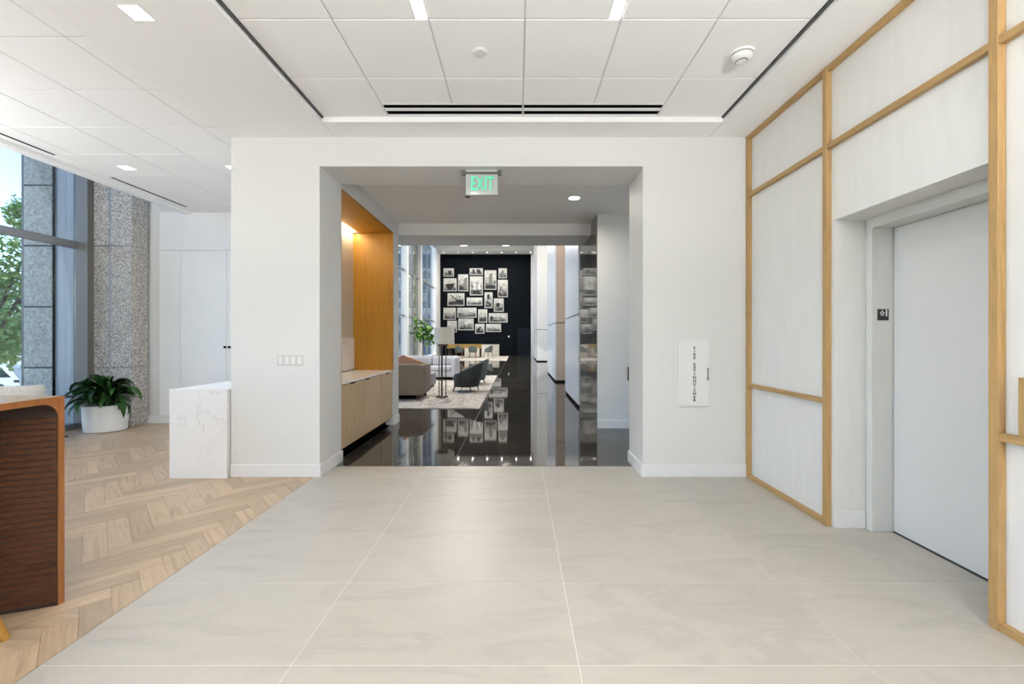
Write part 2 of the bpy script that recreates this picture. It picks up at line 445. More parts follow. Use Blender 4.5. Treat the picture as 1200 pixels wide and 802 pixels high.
# ------------------------------------------------------------------ walls
wf = struct('wall_front', 'white wall framing the wide corridor opening', 'wall', box(LX, PXL, WF, WB, 0, 3.6), M['white'])
obj('wall_face', box(PXR, 2.75, WF, WB, 0, 3.6), M['white'], wf)
obj('header', box(PXL, PXR, WF, WB, PZ, 3.6), M['white'], wf)
def base(name, label, x0, x1, y0, y1, h=.125): return struct(name, label, 'baseboard', box(x0, x1, y0, y1, 0, h, .003, 1), M['trim'])
base('baseboard_front', 'white baseboard left of the corridor opening', LX, PXL+.015, WF-.015, WF)
bb = base('baseboard_reveal', 'white baseboard along the left side of the opening', PXL, PXL+.015, WF, WB+.015)
base('baseboard_front_right', 'white baseboard right of the corridor opening', PXR-.015, 2.30, WF-.015, WF)
base('baseboard_reveal_right', 'white baseboard along the right side of the opening', PXR-.015, PXR, WF, WB+.015)

wl = struct('wall_corridor_left', 'white corridor wall around the oak niche', 'wall', box(LX, -2.637, WB, 7.03, 0, 3.6), M['white'])
obj('pier', box(-2.637, -1.98, 6.755, 7.03, 0, 3.6), M['white'], wl)
obj('niche_lintel', box(-2.637, -1.98, WB, 6.755, 3.07, 3.6), M['white'], wl)
base('baseboard_pier', 'short white baseboard at the corridor pier end', -2.0, -1.965, 6.76, 7.045)
# niche lining
nl = struct('trim_1', 'honey oak lining of the lit corridor niche', 'trim', loc=(-2.3, 5.8, .9))
obj('end_panel', box(-2.637, -1.985, 6.735, 6.755, .877, 3.05), M['niche_z'], nl)
obj('top_panel', box(-2.50, -1.985, WB+.01, 6.735, 3.045, 3.07), M['niche_y'], nl)
obj('near_panel', box(-2.637, -1.985, WB, WB+.02, .877, 3.045), M['niche_z'], nl)
obj('back_panel', box(-2.637, -2.615, WB+.02, 6.735, 1.385, 3.05), M['beige_back'], nl, label='beige back panel')
obj('backsplash', box(-2.637, -2.60, WB+.02, 6.735, .897, 1.385), M['marble'], nl, label='white stone backsplash')
obj('led_strip', box(-2.60, -2.575, WB+.1, 6.70, 3.058, 3.066), M['led'], nl, label='warm light strip')
lamp('niche_led', (-2.565, 5.75, 3.04), .06, 1.9, 14, (1, .80, .52))
# niche cabinet
cb = thing('corridor_cabinet', 'long pale oak cabinet with stone top in the corridor niche', 'cabinet', (-2.3, 5.77, 0))
obj('carcass', box(-2.60, -2.02, WB+.02, 6.735, .12, .855), M['cab'], cb)
obj('toe_kick', box(-2.58, -2.10, WB+.02, 6.735, 0, .12), M['black'], cb)
obj('stone_top', box(-2.60, -1.985, WB+.02, 6.735, .857, .877, .002, 1), M['marble'], cb, label='pale stone top')
for y0, y1, py in ((WB+.03, 5.494, 5.12), (5.500, 6.19, 5.62), (6.215, 6.73, 6.47)):
    d = obj('door', box(-2.02, -1.995, y0, y1-.003, .125, .848, .002, 1), M['cab'], cb)
    obj('pull', box(-1.999, -1.988, py-.06, py+.06, .838, .850), M['black'], d)

# corridor ceiling, lintel, right side
ct = struct('ceiling_corridor', 'low painted corridor ceiling', 'ceiling', box(-1.98, 4.2, WB, 7.03, 3.283, 3.6), M['soffit'])
li = struct('wall_lintel', 'deep white lintel at the end of the low corridor', 'wall', box(-6.3, 1.209, 7.03, 7.81, 3.087, 8.2), M['white'])
wr = struct('wall_corridor_right', 'white wall facing the lobby at the right of the corridor', 'wall', box(1.216, 4.2, 6.5, 6.62, 0, 3.6), M['white'])
base('baseboard_corridor', 'white baseboard of the corridor wall on the right', 1.216, 4.2, 6.485, 6.5)
wc = struct('wall_stone', 'dark polished stone wall along the right of the corridor', 'wall', box(1.229, 1.5, 6.62, 8.36, 0, 8.2), M['dark_stone'])
for k, (a, b) in enumerate(((0, 1.98), (1.985, 8.2))):
    obj('stone_slab', box(1.209, 1.229, 6.505 if k == 0 else 6.505, 8.355, a, b), M['dark_stone'], wc)
struct('wall_corridor_end', 'white wall closing the corridor side passage', 'wall', box(4.2, 4.3, WB, 6.62, 0, 3.6), M['white'])
struct('wall_hall_core', 'white core wall behind the lift bank', 'wall', box(3.0, 3.15, 6.62, 33.9, 0, 8.2), M['white'])
warm = mat('wall paint tinted by warm light', (.66, .50, .40), .5)  # peach cast of the warm lamps, put into the wall colour
for i, (y0, y1, x0) in enumerate(((8.36, 10.7, 1.19), (13.2, 16.9, 1.165), (24.6, 30.0, 1.10))):
    p = struct('wall_pier_%d' % (i+1), ['nearest white panelled lift pier at the right', 'second white panelled lift pier with warm light painted on its end', 'farthest white panelled lift pier near the dark wall'][i], 'wall', box(x0+.03, 3.0, y0+.03, y1-.03, 0, 8.2), M['plastic_dark'])
    obj('plinth', box(x0+.02, 3.0, y0+.02, y1-.02, 0, .05), M['black'], p)
    lev = [.05, 1.855, 8.2]
    for a, b in zip(lev, lev[1:]):
        obj('panel', box(x0, x0+.03, y0, y1, a+.015, b-.015), M['paper_cool'], p)
        obj('panel', box(x0+.031, 3.0, y0, y0+.03, a+.015, b-.015), warm if (i == 1 and b > 0) else M['paper'], p)
# hall shell
hb = struct('wall_hall_back', 'near black feature wall at the far end of the hall', 'wall', box(-6.4, 1.6, 33.7, 33.9, 0, 8.3), M['navy'])
obj('door_leaf', box(X_at(606, 33.7), X_at(621, 33.7), 33.66, 33.7, 0, Z_at(385, 33.7)), M['navy_door'], hb, label='dark blue flush door')
struct('wall_hall_back_right', 'pale wall beside the dark feature wall', 'wall', box(1.02, 3.0, 33.4, 33.68, 0, 8.2), M['paper_cool'])
ch = struct('ceiling_hall', 'high white ceiling of the far hall', 'ceiling', box(-6.3, 3.0, 7.81, 33.9, 8.15, 8.4), M['soffit'])
obj('ceiling_border', box(-6.2, 1.1, 32.2, 33.7, 8.02, 8.15), M['soffit'], ch)
# left window wall of hall
hw = struct('wall_hall_left', 'window wall of the far hall', 'wall', box(-6.35, -6.2, 7.03, 7.9, 0, 8.2), M['trim'])
posts = [7.9, 11.6, 15.3, 19.6, 23.7, 27.15, 32.0]
for y in posts[1:-1]: obj('pilaster', box(-6.5, -6.2, y-.0, y+.35, 0, 8.2), M['trim'], hw)
obj('pilaster', box(-6.5, -6.17, 32.0, 33.7, 0, 8.2), M['trim'], hw)
obj('sill', box(-6.5, -6.1, 7.9, 32.0, 0, .15), M['trim'], hw)
for a, b in zip(posts[:-1], posts[1:]):
    a0 = a+(.35 if a > 8 else 0)
    for z in (2.6, 5.14): obj('transom', box(-6.42, -6.32, a0, b, z, z+.09), M['alu'], hw)
    nmul = 1
    for k in range(1, nmul+1): obj('mullion', box(-6.42, -6.33, a0+(b-a0)*k/(nmul+1)-.03, a0+(b-a0)*k/(nmul+1)+.03, .15, 8.2), M['alu'], hw)
    obj('pane', box(-6.385, -6.377, a0, b, .15, 8.2), M['glass'], hw)

# ------------------------------------------------------------------ lounge shell
lb = struct('wall_back', 'white panelled wall at the back of the lounge', 'wall', box(-6.7, LX, LB, LB+.1, 0, 6.2), M['white'])
x0 = X_at(188, LB); x1 = X_at(270.2, LB); xm = X_at(213, LB)
zt = Z_at(294, LB)
for a, b, c, d in ((x0, xm, .12, zt), (xm, x1-.05, .12, zt), (x1-.05+.0, LX, .12, zt), (x0, LX, zt, 3.44)):
    obj('panel', box(a+.003, b-.003, LB-.02, LB-.0005, c+.003, d-.003), M['cool_white'], lb)
base('baseboard_back', 'white baseboard at the back of the lounge', -6.5, LX, LB-.034, LB-.02, .12)
for px in (266.2, 271.2):
    kx, kz = X_at(px, LB), Z_at(407, LB)
    bm = lathe([(.008, 0), (.008, .028), (.019, .030), (.019, .045), (.012, .050)], n=16)
    bmesh.ops.rotate(bm, matrix=Matrix.Rotation(PI/2, 3, 'X'), verts=bm.verts); bmesh.ops.translate(bm, vec=(kx, LB-.02, kz), verts=bm.verts)
    obj('door_knob', bm, M['black'], lb, True, 'small black knob')
wcore = struct('wall_side', 'white lounge side of the core wall', 'wall', box(LX-.01, LX, WF+.02, LB, 0, 3.6), M['white'])

# ceiling of lobby: soffit ring + tiles
CX0, CX1, CYF = -1.82, 1.905, 3.936
CYN = -2.6
cs = struct('ceiling', 'white ceiling with a recessed field of square tiles', 'ceiling', box(LX, CX0-.006, BK, WF, SOF, 3.7), M['soffit'])
obj('soffit', box(CX1+.006, 2.45, BK, WF, SOF, 3.7), M['soffit'], cs)
obj('soffit', box(CX0, CX1, CYF, WF, SOF, 3.7), M['soffit'], cs)
obj('soffit', box(CX0, CX1, BK, CYN, SOF, 3.7), M['soffit'], cs)
obj('grid_back', box(CX0, CX1, CYN, CYF, TIL+.006, 3.7), M['grid'], cs)
obj('reveal', box(CX0-.002, CX0+.014, CYN, CYF, TIL-.012, TIL+.008), M['reveal'], cs)
obj('reveal', box(CX1-.014, CX1+.002, CYN, CYF, TIL-.012, TIL+.008), M['reveal'], cs)
gx = [CX0, -1.198, -.577, .044, .665, 1.286, CX1]
gy = [3.936] + [3.346-.6185*k for k in range(10)]
gg = .006
lin = {(3, 3): 1}
def ctile(par, x0, x1, y0, y1, z=TIL):
    if x1-x0 < .03 or y1-y0 < .03: return
    obj('ceiling_tile', box(x0+gg, x1-gg, y0+gg, y1-gg, z, z+.02, .002, 1), M['tile_c'], par)
light_rows = [(2.7275, 2.109), (1.4905, .872), (.2535, -.365), (-.98, -1.60)]  # first row is in view; the others are added to brighten the lobby
for i in range(6):
    for j in range(10):
        x0, x1, y1, y0 = gx[i], gx[i+1], gy[j], gy[j+1]
        if i == 0: x0 += .014
        if i == 5: x1 -= .014
        if j == 0 and 1 <= i <= 4: y1 = 3.725
        y0 = max(y0, CYN)
        has = i in (1, 3) and any(abs(y1-a) < .02 for a, b in light_rows)
        if has: x1 -= .078
        ctile(cs, x0, x1, y0, y1)
# slot diffusers
for i, (a, b) in enumerate(((-1.198, .044), (.044, 1.286))):
    d = thing('slot_diffuser', ['left', 'right'][i] + ' double black slot diffuser over the opening', 'air vent', ((a+b)/2, 3.81, TIL))
    obj('slot', box(a+.01, b-.008, 3.725, 3.90, TIL+.002, TIL+.0055), M['black'], d)
    for y0, y1 in ((3.712, 3.729), (3.784, 3.829), (3.890, 3.934)): obj('blade', box(a+.006, b-.006, y0, y1, TIL-.001, TIL+.004), M['tile_c'], d, label='white blade')
n = 0
for r, (a, b) in enumerate(light_rows):
    for i, xx in enumerate((-.577, .665)):
        d = thing('linear_light', ['left', 'right'][i]+' narrow recessed ceiling light' + (' crossing the top edge of the view' if r == 0 else ' added overhead as fill, '+['', 'first row above the viewer', 'second row behind the viewer', 'last row by the entrance'][r]), 'ceiling light', (xx-.045, (a+b)/2, TIL), 'linear lights in the lobby ceiling')
        obj('diffuser', box(xx-.078, xx-.010, b+.004, a-.004, TIL+.001, TIL+.005), M['emit'], d)
        obj('housing', box(xx-.084, xx-.078, b+.004, a-.004, TIL-.001, TIL+.006), M['tile_c'], d)
        lamp('linear_lamp', (xx-.044, (a+b)/2, TIL-.012), .066, .6, 3.8, (1, .995, .985))
# lounge ceiling
cl = struct('ceiling_lounge', 'white square tile ceiling over the lounge', 'ceiling', box(-5.32, LX, BK, LB, TIL+.006, 3.7), M['grid'])
obj('ceiling_edge', box(-5.45, -5.32, BK, LB, 3.40, 3.7, .01, 2), M['soffit'], cl)
obj('bulkhead', box(-5.45, -5.32, BK, LB, 3.7, 6.2), M['white'], cl)
lx = [-5.32, -4.95, -4.33, -3.705, -3.085, LX]
ly = [LB-.02] + [6.60-.6185*k for k in range(16)]
slots = [(4.23, 4.76), (5.417, 6.65)]
for i in range(5):
    for j in range(16):
        y1, y0 = ly[j], ly[j+1]; x0, x1 = lx[i], lx[i+1]
        if i == 0: x0 += .19
        y0 = max(y0, BK)
        ctile(cl, x0, x1, y0, y1)
obj('edge_board', box(-5.32, -5.215, BK, LB, TIL, TIL+.02), M['tile_c'], cl)
obj('edge_board', box(-5.175, -5.13, BK, LB, TIL, TIL+.02), M['tile_c'], cl)
ys = BK
for a, b in ((-3.0, -.6), (0.2, 2.6), (3.0, 4.76), (5.417, 6.65)):
    obj('edge_filler', box(-5.215, -5.175, ys, a, TIL, TIL+.02), M['tile_c'], cl); ys = b
    tag(obj('slot_vent', box(-5.215, -5.175, a, b, TIL+.001, TIL+.005), M['black']), {5.417: 'black linear slot vent near the lounge back wall', 3.0: 'black linear slot vent nearer the left edge of the view'}.get(a, 'black linear slot vent of the lounge ceiling %s' % ('beside the high table, out of view' if a > 0 else 'near the entrance wall behind the viewer')), 'air vent')
obj('edge_filler', box(-5.215, -5.175, ys, LB, TIL, TIL+.02), M['tile_c'], cl)
# square downlights
def downlight(x, y, z, s, label, power=5, group='square downlights', col=(1, .99, .97)):
    d = thing('square_downlight', label, 'ceiling light', (x, y, z), group)
    bm = bmesh.new()
    for a in ((x-s/2-.008, x-s/2, y-s/2-.008, y+s/2+.008), (x+s/2, x+s/2+.008, y-s/2-.008, y+s/2+.008), (x-s/2, x+s/2, y-s/2-.008, y-s/2), (x-s/2, x+s/2, y+s/2, y+s/2+.008)): bm_box(bm, *a, z-.003, z)
    obj('trim_ring', bm, M['trim'], d)
    obj('lens', box(x-s/2, x+s/2, y-s/2, y+s/2, z-.002, z), M['emit'], d)
    lamp('downlight_lamp', (x, y, z-.012), s, s, power, col, spread=2.6)
downlight(-2.35, 2.615, SOF, .12, 'square recessed downlight in the white soffit at upper left', 2)
downlight(-2.35, .2, SOF, .12, 'added square soffit downlight behind the viewer')  # this and the next are unseen, added for extra light
downlight(-2.35, -1.9, SOF, .12, 'added square soffit downlight farthest behind the viewer')
downlight(-4.715, 5.11, TIL, .125, 'square downlight in the tile ceiling nearest the window', 9)
downlight(-3.42, 5.11, TIL, .125, 'square downlight half hidden by the white wall corner', 9)
for yy in (2.6, .1):  # unseen lounge downlights, added for extra light
    downlight(-4.70, yy, TIL, .125, 'added square lounge downlight out of view, %s' % ('nearer' if yy > 1 else 'farther'))
    downlight(-3.42, yy, TIL, .125, 'added square lounge downlight beside the soffit, out of view, %s' % ('nearer' if yy > 1 else 'farther'))
# smoke detector
d = thing('smoke_detector', 'round white smoke detector on a ceiling tile', 'smoke detector', (1.613, 3.06, TIL))
obj('base_ring', lathe([(.080, -.012), (.085, 0)], (1.613, 3.06, TIL), 40), M['plastic'], d, True)
obj('vent_gap', lathe([(.060, -.024), (.066, -.010)], (1.613, 3.06, TIL), 40), M['plastic_dark'], d, True)
obj('cover', lathe([(.018, -.058), (.050, -.054), (.069, -.036), (.072, -.019), (.060, -.019)], (1.613, 3.06, TIL), 40), M['plastic'], d, True)
obj('cap_ring', lathe([(.040, -.0605), (.044, -.054)], (1.613, 3.06, TIL), 32), M['plastic_dark'], d, True)
obj('cap', lathe([(.020, -.066), (.037, -.062), (.041, -.050)], (1.613, 3.06, TIL), 32), M['plastic'], d, True)
tag(obj('sprinkler_cover', bm_lathe(bm_lathe(bmesh.new(), [(.050, -.005), (.052, 0)], (-.27, 3.04, TIL), 32), [(.040, -.010), (.043, -.005)], (-.27, 3.04, TIL), 32), M['plastic'], None, True), 'flat round white sprinkler cover on a ceiling tile', 'sprinkler')
tag(obj('sprinkler_cover', bm_lathe(bm_lathe(bmesh.new(), [(.036, -.006), (.038, 0)], (X_at(548, 5.69), 5.69, 3.283), 32), [(.02, -.014), (.023, -.006)], (X_at(548, 5.69), 5.69, 3.283), 24), M['plastic_dark'], None, True), 'small grey sprinkler cover on the corridor ceiling', 'sprinkler')
# corridor round downlight
def roundlight(x, y, z, r, label, power, group=None):
    d = thing('round_downlight', label, 'ceiling light', (x, y, z), group)
    obj('trim_ring', lathe([(r, -.004), (r+.012, -.004), (r+.014, 0), (r, 0)], (x, y, z), 32, close=True), M['trim'], d, True)
    obj('lens', lathe([(r-.001, -.003), (r, 0)], (x, y, z), 32), M['emit'], d)
    if power: lamp('round_lamp', (x, y, z-.012), 1.6*r, 1.6*r, power, (1, .93, .83), spread=2.8)
roundlight(.762, 5.74, 3.283, .075, 'round recessed downlight in the corridor ceiling', 16)

# exit sign
ex = thing('exit_sign', 'hanging clear exit sign with green letters', 'exit sign', (X_at(564.5, 4.35), 4.35, PZ))
cx = X_at(564.5, 4.35); pm = 4.35/F
obj('canopy', box(cx-.16, cx+.16, 4.32, 4.38, PZ-.018, PZ-.0005, .003, 1), M['plate'], ex, label='pale ceiling canopy')
obj('rail', box(cx-.165, cx+.165, 4.335, 4.365, PZ-.030, PZ-.022), M['exit_metal'], ex)
for s in (-1, 1): obj('end_cap', box(cx+s*.185-.018, cx+s*.185+.018, 4.325, 4.375, PZ-.046, PZ-.004, .004, 2), M['exit_metal'], ex)
obj('acrylic_panel', box(cx-19*pm, cx+19*pm, 4.345, 4.355, PZ-.245, PZ-.030), M['acrylic'], ex, label='clear acrylic panel')
obj('backing', box(cx-18.7*pm, cx+18.7*pm, 4.356, 4.359, PZ-.243, PZ-.032), mat('frosted white sign film', (.80, .78, .78), .4, emit=(.7, 1, .85), estr=.12), ex, label='frosted white film')
text('lettering', 'EXIT', .20, M['green'], ex, (cx+.005, 4.343, PZ-.140), (PI/2, 0, 0), .002, .58)

# ------------------------------------------------------------------ right wall with oak frames and lift
D_F, D_M, D_N = 4.19, 3.145, 2.028
wrt = struct('wall_right', 'plaster covered wall divided by oak frames around the lift', 'wall', box(RW+.02, 2.9, D_M+.0, WF, 0, 3.7), M['white'])
obj('wall_core', box(RW+.02, 2.75, BK, .92, 0, 3.7), M['white'], wrt)
obj('wall_core', box(RW+.02, 2.52, .92, 1.99, 0, 3.7), M['white'], wrt)
obj('wall_core', box(RW+.02, 2.75, 1.99, D_M, 2.25, 3.7), M['white'], wrt)
obj('wall_core', box(RW+.02, 2.9, .92, 1.92, 2.25, 3.7), M['white'], wrt) if False else None
def pan(y0, y1, z0, z1, x=RW): obj('wall_panel', box(x, x+.02, y0, y1, z0, z1), M['paper'], wrt)
for z0, z1 in ((.0, .92), (.92, 2.80), (2.80, 3.393)):
    pan(D_M+.002, WF-.002, z0+.001, z1-.001)
NO0 = 2.01                                     # near side of the lift recess
pan(NO0, D_M-.002, 2.25, 2.799); pan(NO0, D_M-.002, 2.801, 3.393)
for a, b in ((.66, NO0-.002), (-.6, .658), (-1.9, -.602), (BK, -1.902)):
    for z0, z1 in ((.0, .92), (.92, 2.80), (2.80, 3.393)): pan(a, b, z0+.001, z1-.001)
fr = thing('wall_frame', 'oak grid of posts and rails on the right wall', 'wall frame', (RF, 2.0, 0))
ft = .04
def post(y, w=.042): obj('post', box(RF, RW-.0005, y-w/2, y+w/2, 0, SOF-.001, .0015, 1), M['oak_z'], fr)
for y in (D_F+.02, D_M, 2.028, .66, -.6, -1.9): post(y)
def rail(y0, y1, z): obj('rail', box(RF+.004, RW-.0005, y0+.0215, y1-.0215, z-.019, z+.019, .0015, 1), M['oak_y'], fr)
for z in (.020, .92, 2.80, 3.372): rail(D_M, D_F+.02, z)
for z in (2.80, 3.372): rail(2.028, D_M, z)
for a, b in ((.66, 2.028), (-.6, .66), (-1.9, -.6)):
    for z in (.020, .92, 2.80, 3.372): rail(a, b, z)
cs_ = thing('call_station_frame', 'small oak frame around the lift call buttons at the right edge', 'frame', (RF, 1.8, .94))
obj('frame_side', box(RF-.002, RW-.0005, 1.885, 1.925, .941, 1.21, .0015, 1), M['oak_z'], cs_)
obj('frame_side', box(RF-.002, RW-.0005, 1.62, 1.66, .941, 1.21, .0015, 1), M['oak_z'], cs_)
obj('frame_top', box(RF-.002, RW-.0005, 1.661, 1.884, 1.17, 1.21, .0015, 1), M['oak_y'], cs_)
obj('button_plate', box(RW-.012, RW-.0005, 1.70, 1.85, .96, 1.16, .002, 1), M['plate'], cs_)
# lift recess
rc = struct('wall_lift_recess', 'recess lining around the white lift entrance', 'wall', box(RW, 2.545, D_M-.045, D_M-.0005, 0, 2.25), M['paper'])
obj('back_side', box(2.545, 2.9, D_M-.06, D_M, 0, 2.25), M['white'], rc)
obj('near_side', box(RW, 2.535, NO0-.03, NO0, 0, 2.25), M['paper'], rc) if False else None
base('baseboard_recess', 'short white baseboard inside the lift recess', RW-.003, 2.532, D_M-.060, D_M-.045, .125)
DX = 2.68
lf = struct('door_1', 'white metal lift entrance with a flush sliding door', 'lift door', loc=(DX, 2.5, 0))
JD = 3.034
obj('jamb', box(2.532, DX+.05, JD, D_M-.061, 0, 2.25, .002, 1), M['steel_white'], lf)
obj('jamb', box(2.532, DX+.05, JD-1.07-.055, JD-1.07, 0, 2.25, .002, 1), M['steel_white'], lf)
obj('head', box(2.532, DX+.05, JD-1.07, JD, 2.175, 2.25, .002, 1), M['steel_white'], lf)
obj('door_leaf', box(DX+.004, DX+.03, JD-1.07, JD-.006, .010, 2.172), M['door_panel'], lf)
obj('gap', box(DX+.031, DX+.06, JD-1.07, JD, 0, 2.175), M['black'], lf)
obj('sill', box(DX-.006, DX+.05, JD-1.07, JD, -.004, .003), mat('grey lift sill', (.12, .12, .12), .5, .5), lf)
struct('wall_lift_shaft', 'lift shaft wall behind the door', 'wall', box(2.76, 2.9, BK, D_M, 0, 2.25), M['white'])
sg = thing('floor_number_sign', 'small black square sign with a star and the number 1 on the lift jamb', 'sign', (X_at(1034.5, JD), JD, 1.55))
sx0 = X_at(1034.6, JD); sz = Z_at(369, JD)
obj('sign_plate', box(sx0-.040, sx0+.040, JD-.004, JD, sz-.040, sz+.040, .001, 1), M['ink'], sg)
text('numeral', '1', .066, M['ink_white'], sg, (sx0+.022, JD-.005, sz+.010), (PI/2, 0, 0), .0006)
bm = bmesh.new(); A = []; B = []
for i in range(10):
    r = .021 if i % 2 == 0 else .0095; r2 = r*.55; a = PI/2+i*PI/5
    A.append(bm.verts.new((sx0-.008+r*math.cos(a), JD-.0048, sz+.010+r*1.15*math.sin(a)))); B.append(bm.verts.new((sx0-.008+r2*math.cos(a), JD-.0048, sz+.010+r2*1.15*math.sin(a))))
for i in range(10): j = (i+1) % 10; bm.faces.new((A[i], A[j], B[j], B[i]))
r_ = bmesh.ops.extrude_face_region(bm, geom=bm.faces[:]); bmesh.ops.translate(bm, vec=(0, -.001, 0), verts=[v for v in r_['geom'] if isinstance(v, bmesh.types.BMVert)])
obj('star', bm, M['ink_white'], sg)

# fire extinguisher cabinet
pw = WF/F
fx0, fx1, fz0, fz1 = X_at(795, WF), X_at(830.5, WF), Z_at(477, WF), Z_at(399, WF)
fe = thing('fire_extinguisher_cabinet', 'white wall cabinet lettered FIRE EXTINGUISHER right of the opening', 'cabinet', ((fx0+fx1)/2, WF, fz0))
obj('frame', box(fx0, fx1, WF-.012, WF, fz0, fz1, .004, 2), M['plastic'], fe)
fd = obj('door', box(fx0+.010, fx1-.004, WF-.020, WF-.0125, fz0+.006, fz1-.006, .004, 2), M['trim'], fe)
h = obj('handle', bm_tube(bm_tube(bm_tube(bmesh.new(), (X_at(827.5, WF), WF-.045, Z_at(431, WF)), (X_at(827.5, WF), WF-.045, Z_at(445, WF)), .0055), (X_at(827.5, WF), WF-.045, Z_at(432, WF)), (X_at(827.5, WF), WF-.021, Z_at(432, WF)), .0045), (X_at(827.5, WF), WF-.045, Z_at(444, WF)), (X_at(827.5, WF), WF-.021, Z_at(444, WF)), .0045), mat('grey steel handle', (.18, .18, .17), .35, .5), fd, True)
s = 'FIRE EXTINGUISHER'
for k, chh in enumerate(s):
    if chh == ' ': continue
    py = 408.3 + (469-408.3)*k/(len(s)-1)
    text('letter', chh, .036, M['ink'], fd, (X_at(812.9, WF), WF-.0205, Z_at(py, WF)), (PI/2, 0, 0), .0006, 1.25)
# switch plate
sw = thing('switch_plate', 'four gang light switch plate on the wall left of the opening', 'light switch', (X_at(340.5, WF), WF, Z_at(429, WF)))
obj('plate', box(X_at(325, WF), X_at(356, WF), WF-.006, WF, Z_at(429, WF), Z_at(416, WF), .002, 1), M['plate'], sw)
for k in range(4):
    c = X_at(329.3+7.4*k, WF); obj('rocker', box(c-.017, c+.017, WF-.010, WF-.0062, Z_at(426.8, WF), Z_at(418.2, WF), .001, 1), M['trim'], sw)
tag(obj('door_pull', bm_box(bm_box(bm_box(bm_box(bmesh.new(), 1.682, 1.69, 6.47, 6.5, .74, .94), 1.69, 1.74, 6.47, 6.5, .93, .94), 1.69, 1.74, 6.47, 6.5, .74, .75), 1.74, 1.75, 6.47, 6.5, .74, .94), M['ink']), 'small black pull at the right edge of the corridor wall', 'handle')

# wall behind the camera and lounge window wall
wb = struct('wall_entry', 'entrance wall behind the viewer with a glazed opening', 'wall', box(-6.9, -4.9, BK-.15, BK, 0, 3.7), M['white'])
obj('wall_face', box(-.6, 2.9, BK-.15, BK, 0, 3.7), M['white'], wb)
obj('wall_face', box(-4.9, -.6, BK-.15, BK, 2.9, 3.7), M['white'], wb)
obj('pane', box(-4.9, -.6, BK-.08, BK-.072, 0, 2.9), M['glass'], wb)
for x in (-4.9, -3.5, -2.0, -.66): obj('mullion', box(x, x+.06, BK-.12, BK-.03, 0, 2.9), M['alu'], wb)
obj('upper_wall', box(-6.9, -5.3, BK-.15, BK, 3.7, 6.2), M['white'], wb)
w1 = struct('window_1', 'tall window wall of the lounge with grey metal mullions', 'window', loc=(GX, 2, 0))
GE = 6.517
TZ = CH+.2105*6.77
obj('pane', box(GX-.016, GX-.008, BK, GE-.02, .08, TZ-.05), M['glass'], w1)
obj('pane', box(GX-.016, GX-.008, BK, GE-.02, TZ+.05, 6.2), M['glass'], w1)
obj('transom', box(GX-.08, GX+.0, BK, GE, TZ-.055, TZ+.055, .003, 1), M['alu'], w1)
obj('sill', box(GX-.1, GX+.02, BK, GE, 0, .08, .003, 1), M['alu'], w1)
for y in (-2.5, .4, 3.3): obj('mullion', box(GX-.08, GX+.02, y-.035, y+.035, .08, 6.2), M['alu_brown'], w1)
obj('end_mullion', box(GX-.06, X_at(102.3, GE), GE, GE+.12, 0, 6.2, .003, 1), M['alu_brown'], w1)
struct('ceiling_void', 'high ceiling of the window void', 'ceiling', box(-6.95, -5.3, BK, LB, 6.2, 6.35), M['soffit'])
# granite pillar (two stepped faces) with joints
gp = struct('wall_pillar', 'speckled granite pillar beside the lounge window', 'pillar', box(X_at(103, 6.62)+.01, X_at(154, 6.66)-.01, 6.66, LB-.001, 0, 6.2), M['reveal'])
jz = [0, Z_at(430.5, 6.6), Z_at(288, 6.6), Z_at(145, 6.6), 6.2]
for a, b in zip(jz, jz[1:]):
    obj('stone_panel', box(X_at(103.3, 6.62), X_at(128, 6.62)-.004, 6.62, 6.66, a+.004, b-.004, .002, 1), M['granite'], gp)
    obj('stone_panel', box(X_at(128.3, 6.60)+.02, X_at(154, 6.60), 6.60, 6.70, a+.004, b-.004, .002, 1), M['granite'], gp)
    obj('stone_panel', box(X_at(154, 6.60)-.012, X_at(154, 6.60), 6.702, LB-.035, a+.004, b-.004), M['granite'], gp)
obj('corner_trim', box(X_at(128.0, 6.60)-.004, X_at(128.0, 6.60)+.018, 6.605, 6.62, 0, 6.2), M['alu'], gp)
# outside end cladding between glass and outdoor pillar
oc = thing('metal_cladding', 'pale blue grey metal cladding outside the window corner', 'cladding', (-6.95, 6.7, -1.5))
obj('cladding_panel', box(X_at(63.5, 6.62), X_at(77.3, 6.62), 6.62, 6.75, -1.5, 7), mat('blue grey metal sheet', (.64, .67, .72), .35, .1), oc)
obj('cladding_panel', box(X_at(77.6, 6.62), GX-.065, 6.62, 6.75, -1.5, 7), M['panel_out'], oc)
obj('edge_trim', box(X_at(61.6, 6.6), X_at(63.3, 6.6), 6.60, 6.70, -1.5, 7), M['black'], oc)
op = thing('outdoor_pillar', 'grey concrete panel pillar outside the lounge window', 'pillar', (X_at(45, 6.6), 6.8, -1.5))
zz = [-1.5]+[Z_at(v, 6.6) for v in (431.2, 359.8, 288, 217)]+[Z_at(145.5, 6.6), Z_at(74, 6.6), 7]
obj('core', box(X_at(28, 6.6), X_at(60.5, 6.6), 6.63, 7.2, -1.5, 7), M['reveal'], op)
for a, b in zip(zz, zz[1:]): obj('stone_panel', box(X_at(27.5, 6.6), X_at(61, 6.6), 6.60, 6.64, a+.012, b-.012, .004, 1), M['concrete_out'], op)
obj('edge_trim', box(X_at(24.2, 6.6), X_at(27.2, 6.6), 6.61, 6.70, -1.5, 7), M['alu_brown'], op)
# roof / exterior face of the building, seen by nobody but keeps daylight honest
struct('roof', 'flat roof of the building', 'roof', box(-6.95, 4.4, BK-.2, 7.9, 8.4, 8.6), M['white'])
struct('wall_upper_left', 'upper outer wall above the lounge window', 'wall', box(-6.95, -6.8, BK, 6.62, 6.35, 8.4), M['concrete_out'])

